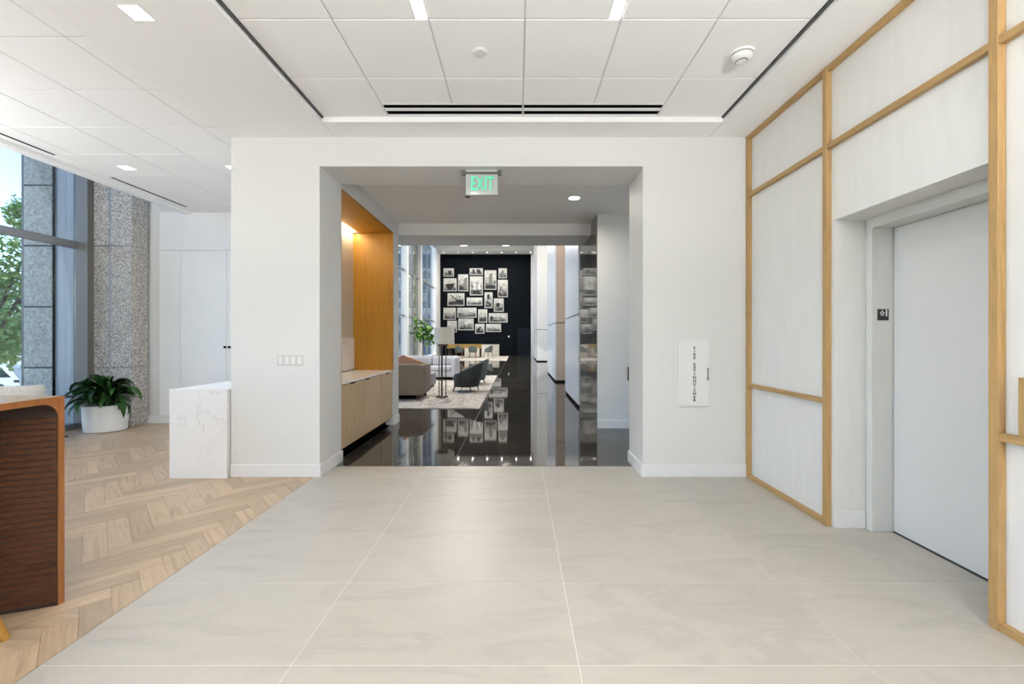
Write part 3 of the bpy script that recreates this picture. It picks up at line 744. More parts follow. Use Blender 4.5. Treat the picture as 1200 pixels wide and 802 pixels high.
# ------------------------------------------------------------------ lounge furniture
# marble counter
mc = thing('marble_counter', 'white veined marble waterfall counter against the wall corner', 'counter', (-3.15, 5.0, 0))
cxl, cz = X_at(198.6, 4.19), .877
obj('front_slab', box(cxl, LX-.012, 4.19, 4.212, 0, cz), M['marble'], mc)
obj('top_slab', box(cxl, LX-.012, 4.213, 5.6, cz-.03, cz), M['marble'], mc)
obj('side_slab', box(cxl, cxl+.02, 4.213, 5.6, 0, cz-.031), M['marble'], mc)
obj('body', box(cxl+.021, LX-.014, 4.214, 5.59, 0, cz-.032), M['cool_white'], mc)

# desk / high table
TX, TD, TZ2 = -2.389, 2.231, 1.083
ds = thing('high_table', 'dark walnut waterfall high table with orange oak edges', 'table', (TX-.5, 1.3, 0))
tt = .030
R = .075
# profile in (y, z): end panel + fillet + top, swept over x; the end panel face is angled in plan
def desk_profile(x, shift):
    pts = [(TD-shift, 0), (TD-shift*.0 if False else TD-shift, TZ2)]
    return pts
nseg = 8
W0 = 1.0
bm = bmesh.new()
def plan_y(x):            # near face of the end panel: comes towards the viewer going left
    return (TX-x)*.385
secs = [TX, TX-.2, TX-.4, TX-.6, TX-.8, TX-1.0]
rows = []
for x in secs:
    yo = TD - plan_y(x)
    pts = [(yo-tt, 0)]
    for k in range(nseg+1):
        a = k/nseg*PI/2; pts.append((yo-tt-R+R*math.cos(a), TZ2-tt-R+R*math.sin(a)))
    pts += [(yo, TZ2-tt), (yo, 0)]
    rows.append([bm.verts.new((x, y, z)) for y, z in pts])
for a, b in zip(rows, rows[1:]):
    for i in range(len(a)-1): bm.faces.new((a[i], a[i+1], b[i+1], b[i]))
    bm.faces.new((a[-1], a[0], b[0], b[-1]))
bm.faces.new(rows[0]); bm.faces.new(list(reversed(rows[-1])))
dkw = wood('dark walnut groove', (.012, .005, .002), (.02, .008, .004), (.008, .003, .001), 'X', 1, .7, vary=0)
body = obj('end_panel', bm, dkw, ds)
obj('table_top', box(TX-1.0, TX, .35, TD, TZ2-tt, TZ2), M['walnut'], ds)
obj('near_panel', box(TX-1.0, TX, .35, .35+tt, 0, TZ2-tt), M['walnut'], ds)
# reeded slats on the inner face (horizontal ribs), one joined relief part
rb = bmesh.new(); z = .02
while z < TZ2-tt-R-.005:
    hgt = .026
    p = []
    for x in (TX-.0015, TX-.99):
        yo = TD-plan_y(x)-tt
        p.append([rb.verts.new((x, yo+.0005, z)), rb.verts.new((x, yo-.0045, z+.003)), rb.verts.new((x, yo-.0045, z+hgt-.003)), rb.verts.new((x, yo+.0005, z+hgt))])
    for i in range(3): rb.faces.new((p[0][i], p[0][i+1], p[1][i+1], p[1][i]))
    rb.faces.new(p[0]); rb.faces.new(list(reversed(p[1])))
    z += .031
o = obj('reeding', rb, M['walnut'], ds, label='fine horizontal ribs'); o['kind'] = 'stuff'
# edge banding on the long side
eb = bmesh.new(); yo = TD
inner = [(yo-tt+.0005, 0)]
for k in range(nseg+1):
    a = k/nseg*PI/2; inner.append((yo-tt-R+R*math.cos(a), TZ2-tt-R+R*math.sin(a)))
inner.append((.35, TZ2-tt)); outer = [(.35, TZ2), (yo, TZ2), (yo, 0)]
# split in quads for clean shading
bm_prism(eb, inner+outer, 'x', TX+.0005, TX+.004)
obj('edge_banding', eb, M['edge_oak'], ds, label='orange oak edge band')
obj('top_veneer', box(TX-1.0, TX, .36, TD-.002, TZ2+.0003, TZ2+.002), M['table_top'], ds, label='satin table top')
# stool
st = thing('bar_stool', 'bar stool with splayed amber legs beside the high table', 'stool', (-2.62, 1.72, 0))
obj('seat', lathe([(.02, .70), (.17, .70), (.19, .72), (.19, .75), (.17, .765), (.02, .765)], (-2.64, 1.70, 0), 32), M['boucle'], st, True)
for sx2, sy2 in ((1, 1), (1, -1), (-1, 1), (-1, -1)):
    foot = (-2.62+sx2*.265, 1.72+sy2*.23, .001); top = (-2.62+sx2*.10, 1.72+sy2*.09, .70)
    obj('leg', tube(foot, top, .0165, .024, 16), M['brass'], st, True)
obj('foot_ring', lathe([(.235, .25), (.25, .25), (.25, .265), (.235, .265)], (-2.62, 1.72, 0), 40, close=True), M['brass'], st, True)

# planter
px_, py_ = X_at(125.5, 6.38)+.0, 6.36
pl = thing('potted_plant', 'bushy broad leaved plant in a white oval planter by the window', 'potted plant', (px_, py_, 0))
obj('planter', lathe([(.24, 0), (.262, .012), (.275, .2), (.28, .385), (.265, .39), (.25, .385), (.25, .33)], (px_, py_, 0), 48, 1.0, .86), M['pot'], pl, True, 'glossy white oval planter')
obj('soil', lathe([(.24, .30), (.245, .335)], (px_, py_, 0), 32, 1, .86), M['soil'], pl)
def leaf_mesh(name, length, width, droop, m, fold=.25, seg=7):
    bm = bmesh.new(); rr = []
    ang = 1.15; x = z = 0; ds_ = length/seg
    for i in range(seg+1):
        t = i/seg
        wd = width*(math.sin(PI*min(1, t*.93+.05))**.8)*(1 if t < .9 else .6)
        if t < .16: wd = width*.10
        if i == seg: wd = .001
        rr.append((bm.verts.new((x, -wd/2, z+wd*fold)), bm.verts.new((x, 0, z)), bm.verts.new((x, wd/2, z+wd*fold))))
        x += math.cos(ang)*ds_; z += math.sin(ang)*ds_; ang -= droop/seg*(.6+.8*t)
    for a, b in zip(rr, rr[1:]):
        bm.faces.new((a[0], a[1], b[1], b[0])); bm.faces.new((a[1], a[2], b[2], b[1]))
    r = bmesh.ops.solidify(bm, geom=bm.faces[:], thickness=.0012)
    me = bpy.data.meshes.new(name); bm.to_mesh(me); bm.free()
    for p in me.polygons: p.use_smooth = True
    me.materials.append(m); return me
lms = [leaf_mesh('leaf', .50, .095, 2.2, M['leaf']), leaf_mesh('leaf', .58, .10, 2.7, M['leaf']), leaf_mesh('leaf', .42, .085, 1.6, M['leaf']), leaf_mesh('leaf', .52, .09, 3.1, M['leaf'])]
rnd = random.Random(5)
def put_leaf(me, parent, loc, az, tilt, sc):
    o = bpy.data.objects.new('leaf', me); COL.objects.link(o); o.parent = parent
    o.location = Vector(loc)-wloc(parent); o.rotation_euler = Euler((rnd.uniform(-.35, .35), tilt, az), 'XYZ'); o.scale = (sc,)*3
for k in range(125):
    az = k*2.39996+rnd.uniform(-.3, .3); lvl = k/125
    z0 = .34+.30*(rnd.random()**1.3)*(1-.2*lvl); r0 = rnd.uniform(0, .16)
    tilt = rnd.uniform(-.42, .55); back = max(0, math.sin(az))
    if back > .5: tilt = -.4
    put_leaf(rnd.choice(lms), pl, (px_+r0*math.cos(az), py_+r0*.8*math.sin(az), z0), az, tilt, rnd.uniform(.72, 1.04)*(1-.5*back))
sb = bmesh.new()
for k in range(9):
    a = k*2.4; r0 = .05+.02*(k % 3)
    bm_tube(sb, (px_+r0*math.cos(a), py_+r0*math.sin(a), .32), (px_+1.8*r0*math.cos(a), py_+1.6*r0*math.sin(a), .66), .011, .006, 8)
obj('stems', sb, mat('green stem', (.05, .12, .03), .5), pl)
# little dark table edge behind high table
stb = thing('side_table', 'small dark round side table just behind the high table', 'side table', (X_at(64, 5.9), 5.9, 0))
sxx = X_at(82, 5.9)-.15; stz = Z_at(464.6, 5.9)
obj('table_top', lathe([(.14, stz-.022), (.15, stz-.016), (.15, stz-.004), (.145, stz)], (sxx, 5.9, 0), 40), M['rail'], stb, True)
obj('pedestal', tube((sxx, 5.9, .02), (sxx, 5.9, stz-.02), .02, .02), M['rail'], stb, True)
obj('foot', lathe([(.085, 0), (.085, .012), (.03, .022)], (sxx, 5.9, 0), 32), M['rail'], stb, True)

# barrel chair builder : local front = -Y
def barrel(name, label, m_out, m_seat, r=.38, th=.07, zb=.16, back=.75, arm=.50, legs=True, leg_m=None, flare=.05, group=None, cat='armchair', span=125, sleek=False):
    t = thing(name, label, cat, (0, 0, 0), group)
    bm = bmesh.new(); n = 36; secs = []
    for i in range(n+1):
        a = math.radians(-span+2*span*i/n)          # 0 = back (+Y)
        q = abs(a)/math.radians(span); s = q*q*(3-2*q)*.5+q*.5
        top = back+(arm-back)*s
        dx, dy = math.sin(a), math.cos(a)
        ro_t = r+flare*(1-s); ro_b = r-.05
        pts = [(ro_b-th*.7, zb), (ro_b, zb), (r-.01, zb+.12), (ro_t, top-.03), (ro_t-th*.25, top), (ro_t-th*.75, top), (ro_t-th, top-.03), (r-.01-th, zb+.2)]
        secs.append([bm.verts.new((dx*p, dy*p*1.02, z)) for p, z in pts])
    k = 8
    for a, b in zip(secs, secs[1:]):
        for i in range(k): j = (i+1) % k; bm.faces.new((a[i], a[j], b[j], b[i]))
    bm.faces.new(secs[0]); bm.faces.new(list(reversed(secs[-1])))
    obj('shell', bm, m_out, t, True)
    obj('seat', lathe([(.10, zb), (r-.09, zb), (r-.075, zb+.03), (r-.07, .40), (r-.09, .44), (.1, .45)], (0, -.02, 0), 36), m_seat, t, True)
    if legs:
        for sx3, sy3 in ((1, 1), (1, -1), (-1, 1), (-1, -1)):
            obj('leg', tube((sx3*.25, sy3*.25, 0), (sx3*.21, sy3*.21, zb+.02), .012, .02, 10), leg_m or M['bronze'], t, True)
    return t
c1 = barrel('lounge_chair', 'off white boucle tub chair by the window behind the high table', M['boucle'], M['boucle'], .37, .085, .05, .85, .80, False, flare=.0, span=140)
c1.location = (-6.12, 5.0, 0); c1.rotation_euler = (0, 0, math.radians(200))
# ------------------------------------------------------------------ hall furniture
tag(obj('rug', box(-5.3, -.75, 8.3, 15.5, 0, .012, .004, 1), M['rug']), 'large marbled beige rug under the near seating group', 'rug')
tag(obj('rug', box(-5.0, -.68, 25.6, 32.0, 0, .012, .004, 1), M['rug']), 'pale rug under the far dining table', 'rug')
def sofa(name, label, m, cx, cy, W, Dp, H, face, nc=3, leg_m=None):
    t = thing(name, label, 'sofa', (0, 0, 0)); h = W/2
    obj('base', box(-h+.1, h-.1, -Dp/2+.04, Dp/2-.12, .10, .30, .02, 2), m, t, True)
    obj('backrest', box(-h+.06, h-.06, Dp/2-.2, Dp/2, .10, H, .035, 3), m, t, True)
    for s in (-1, 1): obj('arm', box(min(s*h, s*(h-.16)), max(s*h, s*(h-.16)), -Dp/2, Dp/2-.01, .10, H-.02, .035, 3), m, t, True)
    cw = (W-.34)/nc
    for k in range(nc):
        x = -h+.17+k*cw; obj('seat_cushion', box(x+.005, x+cw-.005, -Dp/2+.02, Dp/2-.2, .30, .45, .035, 3), m, t, True)
        obj('back_cushion', box(x+.01, x+cw-.01, Dp/2-.36, Dp/2-.2, .45, H-.04, .05, 3), m, t, True)
    for sx3 in (-1, 1):
        for sy3 in (-1, 1): obj('leg', box(sx3*(h-.12)-.03, sx3*(h-.12)+.03, sy3*(Dp/2-.1)-.03, sy3*(Dp/2-.1)+.03, 0, .10), M['bronze'], t)
    obj('plinth', box(-h+.16, h-.16, -Dp/2+.08, Dp/2-.08, .03, .10), M['black'], t)
    t.location = (cx, cy, .012); t.rotation_euler = (0, 0, face); return t
sofa('sofa', 'taupe sofa seen from behind at the left of the rug', M['taupe'], -2.11-1.2, 9.82, 2.4, .92, .79, PI)
sofa('sofa', 'pale grey sofa facing the lobby behind the taupe one', M['grey_cloth'], -2.0-1.25, 14.15, 2.5, .95, .76, 0)
for i, (x, y, rz, lean, lab) in enumerate(((-2.50, 9.62, .2, .35, 'blush cushion on the taupe sofa, nearest its right arm'), (-2.86, 9.86, -.25, .30, 'blush cushion in the middle of the three on the taupe sofa'), (-3.22, 9.62, .15, .4, 'blush cushion leftmost of the three on the taupe sofa'))):
    bm = box(-.26, .26, -.075, .075, -.22, .22); bmesh.ops.subdivide_edges(bm, edges=bm.edges[:], cuts=5, use_grid_fill=True)
    for v in bm.verts:
        k = (1-(v.co.x/.26)**2)*(1-(v.co.z/.22)**2); v.co.y *= .25+.9*max(0, k)**.5
    o = tag(obj('cushion', bm, M['blush'], None, True, loc=(0, 0, 0)), lab, 'cushion', 'blush cushions on the taupe sofa')
    o.location = (x, y+.32, .70); o.rotation_euler = (lean, .35*(-1)**i, rz)
ot = thing('ottoman', 'low grey upholstered block between the two sofas', 'ottoman', (-2.85, 11.9, .012))
obj('body', box(-3.3, -2.37, 11.55, 12.3, .06, .40, .03, 3), fabric('slate grey cloth', (.20, .20, .21), (.27, .27, .28)), ot, True)
obj('plinth', box(-3.25, -2.42, 11.6, 12.25, .012, .06), M['black'], ot)
# teal barrel chairs
a1 = barrel('armchair', 'dark teal leather tub chair nearest the walkway edge of the rug', M['teal'], M['teal'], .37, .045, .13, .76, .45, True, flare=.10, span=118)
a1.location = (-1.34, 10.95, .012); a1.rotation_euler = (0, 0, math.radians(-108))
a2 = copy_tree(a1); a2['label'] = 'grey green leather tub chair just behind the dark teal one'; a2.location = (-1.32, 12.65, .012); a2.rotation_euler = (0, 0, math.radians(-112))
for c in a2.children:
    if c.name.startswith('shell') or c.name.startswith('seat'):
        c.data = c.data.copy(); c.data.materials[0] = M['teal_light']
a1['group'] = a2['group'] = 'leather tub chairs on the rug'
# lamp
LXp, LY = X_at(517.8, 9.8), 9.8
fl_ = thing('floor_lamp', 'tall floor lamp with linen drum shade and bronze rods', 'floor lamp', (LXp, LY, .012))
obj('base', lathe([(.135, .012), (.14, .02), (.14, .055), (.13, .06)], (LXp, LY, 0), 36), M['bronze_base'], fl_, True)
for dx, dy in ((-.06, -.02), (-.02, .06), (.02, -.06), (.09, .02)):
    obj('rod', tube((LXp+dx, LY+dy, .06), (LXp+dx, LY+dy, 1.28), .011), M['bronze'], fl_, True)
sc_ = X_at(520.8, LY); sz0, sz1 = Z_at(403.3, LY), Z_at(384, LY)
obj('shade', lathe([(.222, sz0), (.226, sz0), (.226, sz1), (.222, sz1)], (sc_, LY, 0), 48, close=True), M['shade'], fl_, True, 'cream linen drum shade')
obj('socket_bar', box(LXp-.09, LXp+.14, LY-.03, LY+.03, 1.20, 1.28, .01, 2), M['bronze'], fl_)
obj('bulb', lathe([(.02, 1.28), (.05, 1.33), (.045, 1.40), (.01, 1.44)], (sc_, LY, 0), 20), M['plastic'], fl_, True)
# indoor tree by hall window
tx, ty = -4.95, 22.0
tr = thing('indoor_tree', 'leafy bright green tree standing at the far hall window', 'tree', (tx, ty, 0))
obj('pot', lathe([(.22, 0), (.28, .45), (.25, .45), (.22, .40)], (tx, ty, 0), 32), M['pot'], tr, True)
tb = bmesh.new(); bm_tube(tb, (tx, ty, .4), (tx+.05, ty, 1.5), .03, .02, 8)
tips = []
for k in range(8):
    a = k*2.4; e = (tx+.05+.35*math.cos(a), ty+.3*math.sin(a), 1.35+.1*k); bm_tube(tb, (tx+.05, ty, .9+.07*k), e, .012, .006, 6); tips.append(e)
obj('trunk', tb, M['bark'], tr)
lt = [leaf_mesh('leaf', .40, .24, 1.6, M['leaf_light']), leaf_mesh('leaf', .46, .27, 2.4, M['leaf_light'])]
for k in range(90):
    e = rnd.choice(tips); put_leaf(rnd.choice(lt), tr, (e[0]+rnd.uniform(-.22, .22), e[1]+rnd.uniform(-.2, .2), e[2]+rnd.uniform(-.45, .15)), rnd.uniform(0, 6.28), rnd.uniform(-.5, .9), rnd.uniform(.7, 1.1))
# far dining
ftb = thing('dining_table', 'long oak table in front of the dark wall', 'table', (-3.4, 30.0, .012))
obj('table_top', box(X_at(524, 30), X_at(566, 30), 29.5, 30.6, .89, .93), mat('yellow oak table', (.42, .27, .07), .4), ftb)
obj('front_apron', box(X_at(525, 30), X_at(565, 30), 29.52, 29.57, .66, .89), bpy.data.materials['yellow oak table'], ftb)
for x in (X_at(527, 30), X_at(563, 30)): 
    for y in (29.6, 30.5): obj('leg', box(x-.04, x+.04, y-.04, y+.04, .012, .89), M['bronze'], ftb)
cn = thing('console', 'white block console against the dark wall', 'console', (-1.8, 32.6, 0))
obj('body', box(X_at(545, 32.6), X_at(585, 32.6), 32.3, 32.9, 0, Z_at(404, 32.3)-.04), M['beige_back'], cn)
obj('top', box(X_at(545, 32.6)-.02, X_at(585, 32.6)+.02, 32.28, 32.92, Z_at(404, 32.3)-.04, Z_at(404, 32.3)), M['beige_back'], cn)
cog = mat('cognac wood leg', (.22, .07, .025), .4)
def dchair():
    t = barrel('dining_chair', '', M['teal_light'], M['teal_light'], .30, .04, .38, .86, .62, False, flare=.04, span=100, cat='chair')
    for s1, s2 in ((1, 1), (1, -1), (-1, 1), (-1, -1)): obj('leg', tube((s1*.23, s2*.23, 0), (s1*.19, s2*.19, .40), .014, .02, 8), cog, t)
    return t
first = None
for i, (px, y, rz, lab) in enumerate(((538, 28.6, 180, 'green grey dining chair at the left of the row before the oak table'), (554, 28.6, 180, 'green grey dining chair in the middle of the row before the oak table'), (572, 28.9, 230, 'green grey dining chair turned sideways at the right end of the row'))):
    c = first if first is not None and i == 0 else (dchair() if first is None else copy_tree(first))
    if first is None: first = c
    c['label'] = lab; c['group'] = 'dining chairs before the oak table'; c['category'] = 'chair'
    c.location = (X_at(px, y), y, .012); c.rotation_euler = (0, 0, math.radians(rz))
# gallery wall
FR = [(72,180,160,250),(295,180,407,235),(422,197,522,362),(542,180,612,263),(72,265,183,375),(197,232,282,375),(297,248,407,410),(535,278,620,425),(107,392,250,500),(270,430,402,497),(422,385,490,518),(502,437,585,550),(72,517,176,617),(190,517,353,600),(368,530,445,642),(458,563,618,642),(105,627,185,725),(198,610,328,708),(342,655,421,737),(435,655,562,722)]
DESC = ['small landscape photograph at the top left of the gallery','wide photograph of slanted dark blocks, top row centre','tall photograph of a tower block right of centre','small upright photograph at the top right corner of the gallery','photograph of a dark round bowl shape, second down on the left','tall pale photograph left of the centre one','large dark bordered upright photograph in the centre','tall busy photograph at the right edge of the gallery','wide photograph of a crane shape at the left middle','narrow landscape photograph below the large centre one','tall narrow photograph right of the centre','upright photograph with a dark blot at the right middle','squarish photograph at the left edge, below the crane one','long landscape photograph below the crane one','upright photograph with dark diagonal strokes, lower centre','long landscape photograph at the lower right','photograph half hidden behind the lamp shade','landscape photograph at the bottom left of centre','small square photograph with a dark arch, bottom row','small landscape photograph at the bottom right of the gallery']
DW = 33.7
for i, (a, b, c, d) in enumerate(FR):
    fx0, fx1 = X_at(510+a/7.29, DW), X_at(510+c/7.29, DW); z1_, z0_ = Z_at(290+b/7.29, DW), Z_at(290+d/7.29, DW)
    t = thing('picture_frame', DESC[i], 'picture', ((fx0+fx1)/2, DW, z0_), 'black and white photographs on the dark wall')
    fw = .05; bm = bmesh.new()
    bm_box(bm, fx0, fx0+fw, DW-.06, DW-.0005, z0_, z1_); bm_box(bm, fx1-fw, fx1, DW-.06, DW-.0005, z0_, z1_)
    bm_box(bm, fx0+fw, fx1-fw, DW-.06, DW-.0005, z0_, z0_+fw); bm_box(bm, fx0+fw, fx1-fw, DW-.06, DW-.0005, z1_-fw, z1_)
    obj('frame', bm, M['frame_white'], t)
    o = obj('print', box(fx0+fw, fx1-fw, DW-.03, DW-.001, z0_+fw, z1_-fw), M['photo'], t)
    W_, H_ = fx1-fx0-2*fw, z1_-z0_-2*fw; cx_, cz_ = (fx0+fx1)/2, (z0_+z1_)/2
    dk = M['ink']; lt_ = M['ink_white']; yy0, yy1 = DW-.034, DW-.031
    def sh(pts, m): obj('print_shape', bm_prism(bmesh.new(), [(cx_+u*W_/2, cz_+v*H_/2) for u, v in pts], 'y', yy0, yy1), m, t)
    if i == 0: sh([(-.1, -.6), (.6, -.6), (.6, .5), (-.1, .5)], dk)
    if i == 1: sh([(-.7, .8), (-.35, .8), (-.15, -.8), (-.5, -.8)], dk); sh([(0, .8), (.6, .8), (.85, -.7), (.2, -.7)], dk)
    if i == 2: sh([(-.3, -.5), (.35, -.5), (.35, .8), (-.2, .65)], M['plastic_dark']); sh([(-1, -1), (1, -1), (1, -.6), (-1, -.6)], dk)
    if i == 3: sh([(-.4, -.7), (.4, -.7), (.4, .6), (-.4, .6)], M['plastic_dark'])
    if i == 4: sh([(-.7, .1), (.75, .25), (.6, -.3), (.3, -.75), (-.3, -.75), (-.65, -.3)], dk)
    if i == 5: sh([(.2, -.8), (.9, -.8), (.9, .7), (.3, .6)], M['plastic_dark'])
    if i == 6: sh([(-.5, -.4), (-.3, .5), (-.15, -.5)], lt_); sh([(.3, -.4), (.5, .5), (.75, -.4)], lt_); sh([(-.6, -.9), (.7, -.9), (.5, -.5), (-.4, -.5)], dk)
    if i == 8: sh([(-.8, .75), (-.7, .85), (.25, -.1), (.1, -.2)], dk); sh([(-.9, -.75), (.9, -.75), (.9, -.1), (.3, 0), (-.2, -.45), (-.9, -.4)], dk)
    if i == 10: sh([(-.4, .1), (.3, .1), (.3, .8), (-.4, .8)], dk); sh([(-.8, -.2), (-.6, -.1), (.8, -.7), (.7, -.85)], dk)
    if i == 11: sh([(-.6, .3), (.1, .4), (.3, 0), (0, -.35), (-.6, -.3)], dk)
    if i == 14: sh([(-.8, -.7), (.8, -.25), (.85, -.1), (-.75, -.5)], dk); sh([(-.8, -.95), (.8, -.55), (.8, -.4), (-.8, -.8)], dk)
    if i == 15: sh([(-.9, -.6), (-.6, -.6), (-.6, .4), (-.9, .4)], dk); sh([(.1, -.6), (.4, -.6), (.4, .2), (.1, .2)], M['plastic_dark'])
    if i == 18: sh([(-.7, -.9), (-.6, 0), (0, .5), (.6, .3), (.1, 0), (0, -.4), (.8, -.9)], dk)
tag(obj('thermostat', box(X_at(595.3, DW), X_at(597, DW), DW-.04, DW-.0005, Z_at(395.4, DW), Z_at(393.7, DW)), M['plastic']), 'tiny white box on the dark wall near its door', 'thermostat')
for i, px in enumerate((545, 593)):
    y = 31.8; roundlight(X_at(px, y), y-1.0, 8.15, .42, ['left', 'right'][i]+' large bright round light in the far hall ceiling', 170, 'large hall ceiling lights')
for i in range(7):
    px = 520+17*i; y = 32.9; roundlight(X_at(px, y), y, 8.02, .07, 'small spotlight above the dark wall, '+['leftmost', 'second from left', 'third from left', 'middle', 'third from right', 'second from right', 'rightmost'][i]+' of the row', 4, 'small spotlights above the dark wall')
for yy in (12, 17, 22, 26): roundlight(-2.5, yy, 8.15, .42, 'large hall ceiling light hidden above the lintel, '+{12: 'over the ottoman', 17: 'behind the pale sofa', 22: 'beside the indoor tree', 26: 'over the near edge of the far rug'}[yy], 260, 'large hall ceiling lights')
# lift lobby warm lamps
for yy in (12.2, 22.0): roundlight(2.1, yy, 8.15, .12, 'recess light between the lift piers, %s' % ('near' if yy < 20 else 'far'), 110)

# ------------------------------------------------------------------ outdoors
GZ = -1.5
tag(obj('entrance_terrace', box(-9.3, 16, -16, BK-.16, -.3, -.03), M['pave']), 'pale paved terrace outside the entrance', 'terrace')
tag(obj('ground', box(-90, -6.96, -40, 90, GZ-.3, GZ), M['pave']), 'pale paved street level outside the windows', 'ground')
def tree(label, x, y, h, r, m, nl, seed, cz=None):
    rr = random.Random(seed); t = thing('street_tree', label, 'tree', (x, y, GZ), 'street trees outside')
    tb = bmesh.new(); bm_tube(tb, (x, y, GZ), (x+.1, y, GZ+h*.45), .17, .11, 10)
    blobs = []
    for k in range(14):
        a = k*2.4; rad = r*(.35+.55*rr.random()); zz_ = GZ+h*(.38+.6*rr.random()); e = (x+rad*math.cos(a), y+rad*math.sin(a), zz_)
        bm_tube(tb, (x+.1, y, GZ+h*(.25+.25*rr.random())), e, .06, .02, 6); blobs.append((e, r*(.22+.2*rr.random())))
    obj('trunk', tb, M['bark'], t)
    lb_ = bmesh.new()
    for k in range(nl):
        c, br = rr.choice(blobs); d = Vector((rr.gauss(0, 1), rr.gauss(0, 1), rr.gauss(0, .55))).normalized()*br*(rr.random()**.4)
        p = Vector(c)+d; u = Vector((rr.gauss(0, 1), rr.gauss(0, 1), rr.gauss(0, .6))).normalized()*rr.uniform(.07, .13); v = u.cross(Vector((rr.gauss(0, 1), rr.gauss(0, 1), 1))).normalized()*u.length*.55
        vs = [lb_.verts.new(p-u), lb_.verts.new(p+v), lb_.verts.new(p+u), lb_.verts.new(p-v)]; lb_.faces.new(vs)
    o = obj('foliage', lb_, m, t); o['kind'] = 'stuff'
tree('bright green layered tree outside the lounge window', -18.3, 14.5, 7.0, 3.4, M['tree1'], 16000, 3)
tree('darker green tree low behind the white car', -31.0, 26.0, 8.0, 4.5, M['tree2'], 9000, 4)
tree('darker green tree farther back along the street', -48.0, 36.0, 8.5, 5, M['tree2'], 6000, 8)
tree('light green tree outside, mostly hidden by the window edge', -22.5, 24.0, 11.5, 4.0, M['tree1'], 7000, 5)
# railing
rlg = thing('street_railing', 'dark railing behind the white car', 'railing', (-40, 24, GZ))
for z in (.55, .95, 1.3): obj('rail_bar', box(-60, -30, 23.97, 24.03, GZ+z, GZ+z+.07), M['rail'], rlg)
for k in range(12): obj('rail_post', box(-52+2*k-.04, -52+2*k+.04, 23.95, 24.05, GZ, GZ+1.4), M['rail'], rlg)
bld = thing('street_building', 'pale low building across the street', 'building', (-40, 45, GZ))
obj('wall', box(-75, -28, 44, 50, GZ, GZ+5.5), mat('pale stone facade', (.62, .60, .56), .8), bld)
for k in range(10): obj('window', box(-73+4.4*k, -70.5+4.4*k, 43.9, 44.0, GZ+1.6, GZ+3.9), M['blue_glass'], bld)
# car
cr = thing('car', 'white car parked outside the lounge window', 'car', (-25.9, 20.5, GZ))
xr = X_at(23, 20.0)
prof = [(xr-4.8, .35), (xr-4.75, .85), (xr-4.4, .98), (xr-3.5, 1.02), (xr-2.9, 1.48), (xr-2.5, 1.56), (xr-.75, 1.56), (xr-.45, 1.46), (xr-.08, .98), (xr, .90), (xr, .35), (xr-.3, .28), (xr-4.5, .28)]
obj('body', prism([(p[0], GZ+p[1]) for p in prof], 'y', 20.0, 21.8), M['car'], cr)
obj('side_window', prism([(p[0], GZ+p[1]) for p in ((xr-1.75, 1.0), (xr-1.75, 1.44), (xr-.85, 1.44), (xr-.40, 1.02))], 'y', 19.985, 20.0), M['car_glass'], cr)
obj('side_window', prism([(p[0], GZ+p[1]) for p in ((xr-3.3, 1.02), (xr-2.75, 1.44), (xr-1.85, 1.44), (xr-1.85, 1.0))], 'y', 19.985, 20.0), M['car_glass'], cr)
obj('tail_lamp', box(xr-.26, xr-.02, 19.98, 20.3, GZ+.78, GZ+.90), M['tail'], cr)
for wx in (xr-.95, xr-3.85):
    bm = lathe([(.34, -.1), (.36, -.06), (.36, .1), (.34, .12)], n=28)
    bmesh.ops.rotate(bm, matrix=Matrix.Rotation(PI/2, 3, 'X'), verts=bm.verts); bmesh.ops.translate(bm, vec=(wx, 20.10, GZ+.36), verts=bm.verts)
    obj('wheel', bm, M['tyre'], cr, True)
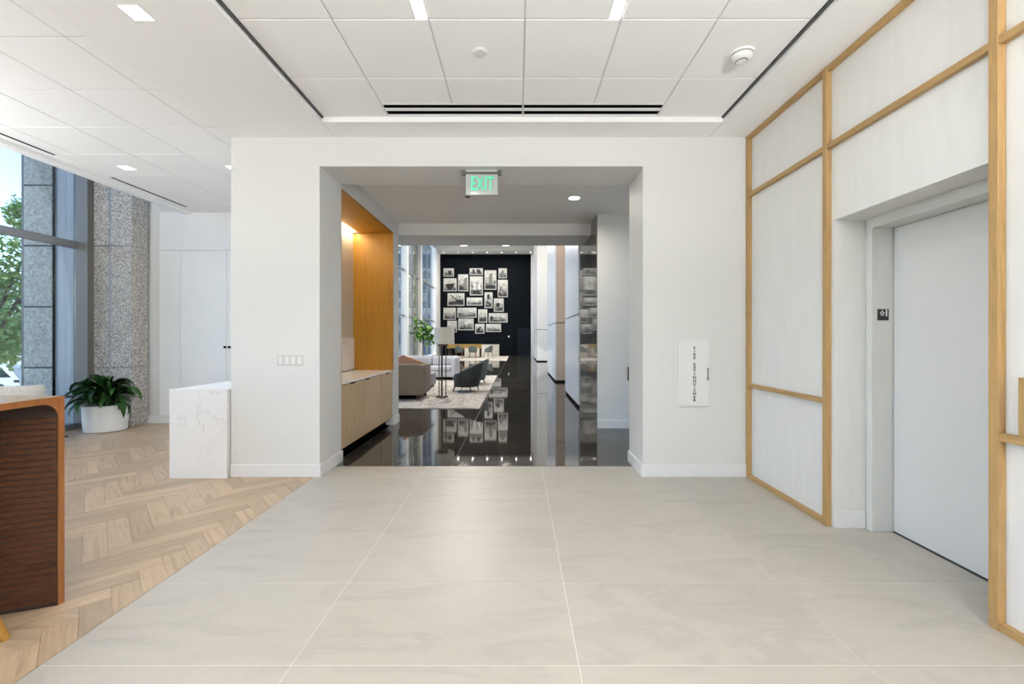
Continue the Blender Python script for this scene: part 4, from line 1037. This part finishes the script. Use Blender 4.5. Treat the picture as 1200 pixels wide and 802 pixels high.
# neighbouring facades seen through the hall windows
ob = thing('glass_building', 'blue grey glass building outside the far hall windows', 'building', (-16, 50, GZ))
obj('wall', box(-19, -13.5, 34.0, 90, GZ, 26), M['blue_glass'], ob)
for k in range(12): obj('window_band', box(-13.5, -13.42, 34.0, 90, GZ+1.2+2.2*k, GZ+1.35+2.2*k), M['rail'], ob)
oc2 = thing('outdoor_column', 'sunlit stone column outside the far hall windows', 'column', (-7.6, 29.5, GZ))
zc = GZ
for k in range(7): obj('stone_block', box(-6.95, -6.55, 26.0, 28.2, zc+.02, zc+1.6), mat('sunlit cream stone', (.58, .55, .48), .8) if k == 0 else bpy.data.materials['sunlit cream stone'], oc2); zc += 1.6
wing = thing('sun_block_wing', 'unseen stone clad wing added to keep the sun off the lounge windows', 'building', (-16, -9, GZ))  # unseen block, added to keep direct sun out of the lounge
obj('wall', box(-23, -9.5, -17, -5.5, GZ, 21), M['concrete_out'], wing)
for a in range(4):
    for b in range(6): obj('window', box(-21+3*a, -19+3*a, -5.5, -5.44, GZ+1+3.4*b, GZ+3.2+3.4*b), M['blue_glass'], wing)

# uplighters added out of view as fill for the ceilings and walls
for i, (x, y, lab) in enumerate(((1.75, -1.6, 'added bronze fill uplighter by the right wall behind the viewer'), (-1.4, -2.6, 'added bronze fill uplighter by the entrance glazing behind the viewer'), (-4.6, -1.2, 'added bronze fill uplighter in the lounge behind the viewer'), (-6.35, 2.4, 'added bronze fill uplighter by the lounge window left of the view'))):
    t = thing('fill_uplighter', lab, 'floor lamp', (x, y, 0))
    obj('base', lathe([(.15, 0), (.15, .02), (.02, .03)], (x, y, 0), 32), M['bronze'], t, True)
    obj('pole', tube((x, y, .02), (x, y, 1.80), .012), M['bronze'], t, True)
    obj('bowl', lathe([(.03, 1.79), (.16, 1.86), (.19, 1.93), (.182, 1.93), (.15, 1.87), (.03, 1.80)], (x, y, 0), 32, close=True), M['bronze'], t, True)
    obj('lens', lathe([(.14, 1.885), (.165, 1.895)], (x, y, 0), 32), M['emit'], t)
    lamp('fill_uplight', (x, y, 1.94), .26, .26, (330, 265, 60, 140)[i], (.99, .995, 1), (PI, 0, 0))
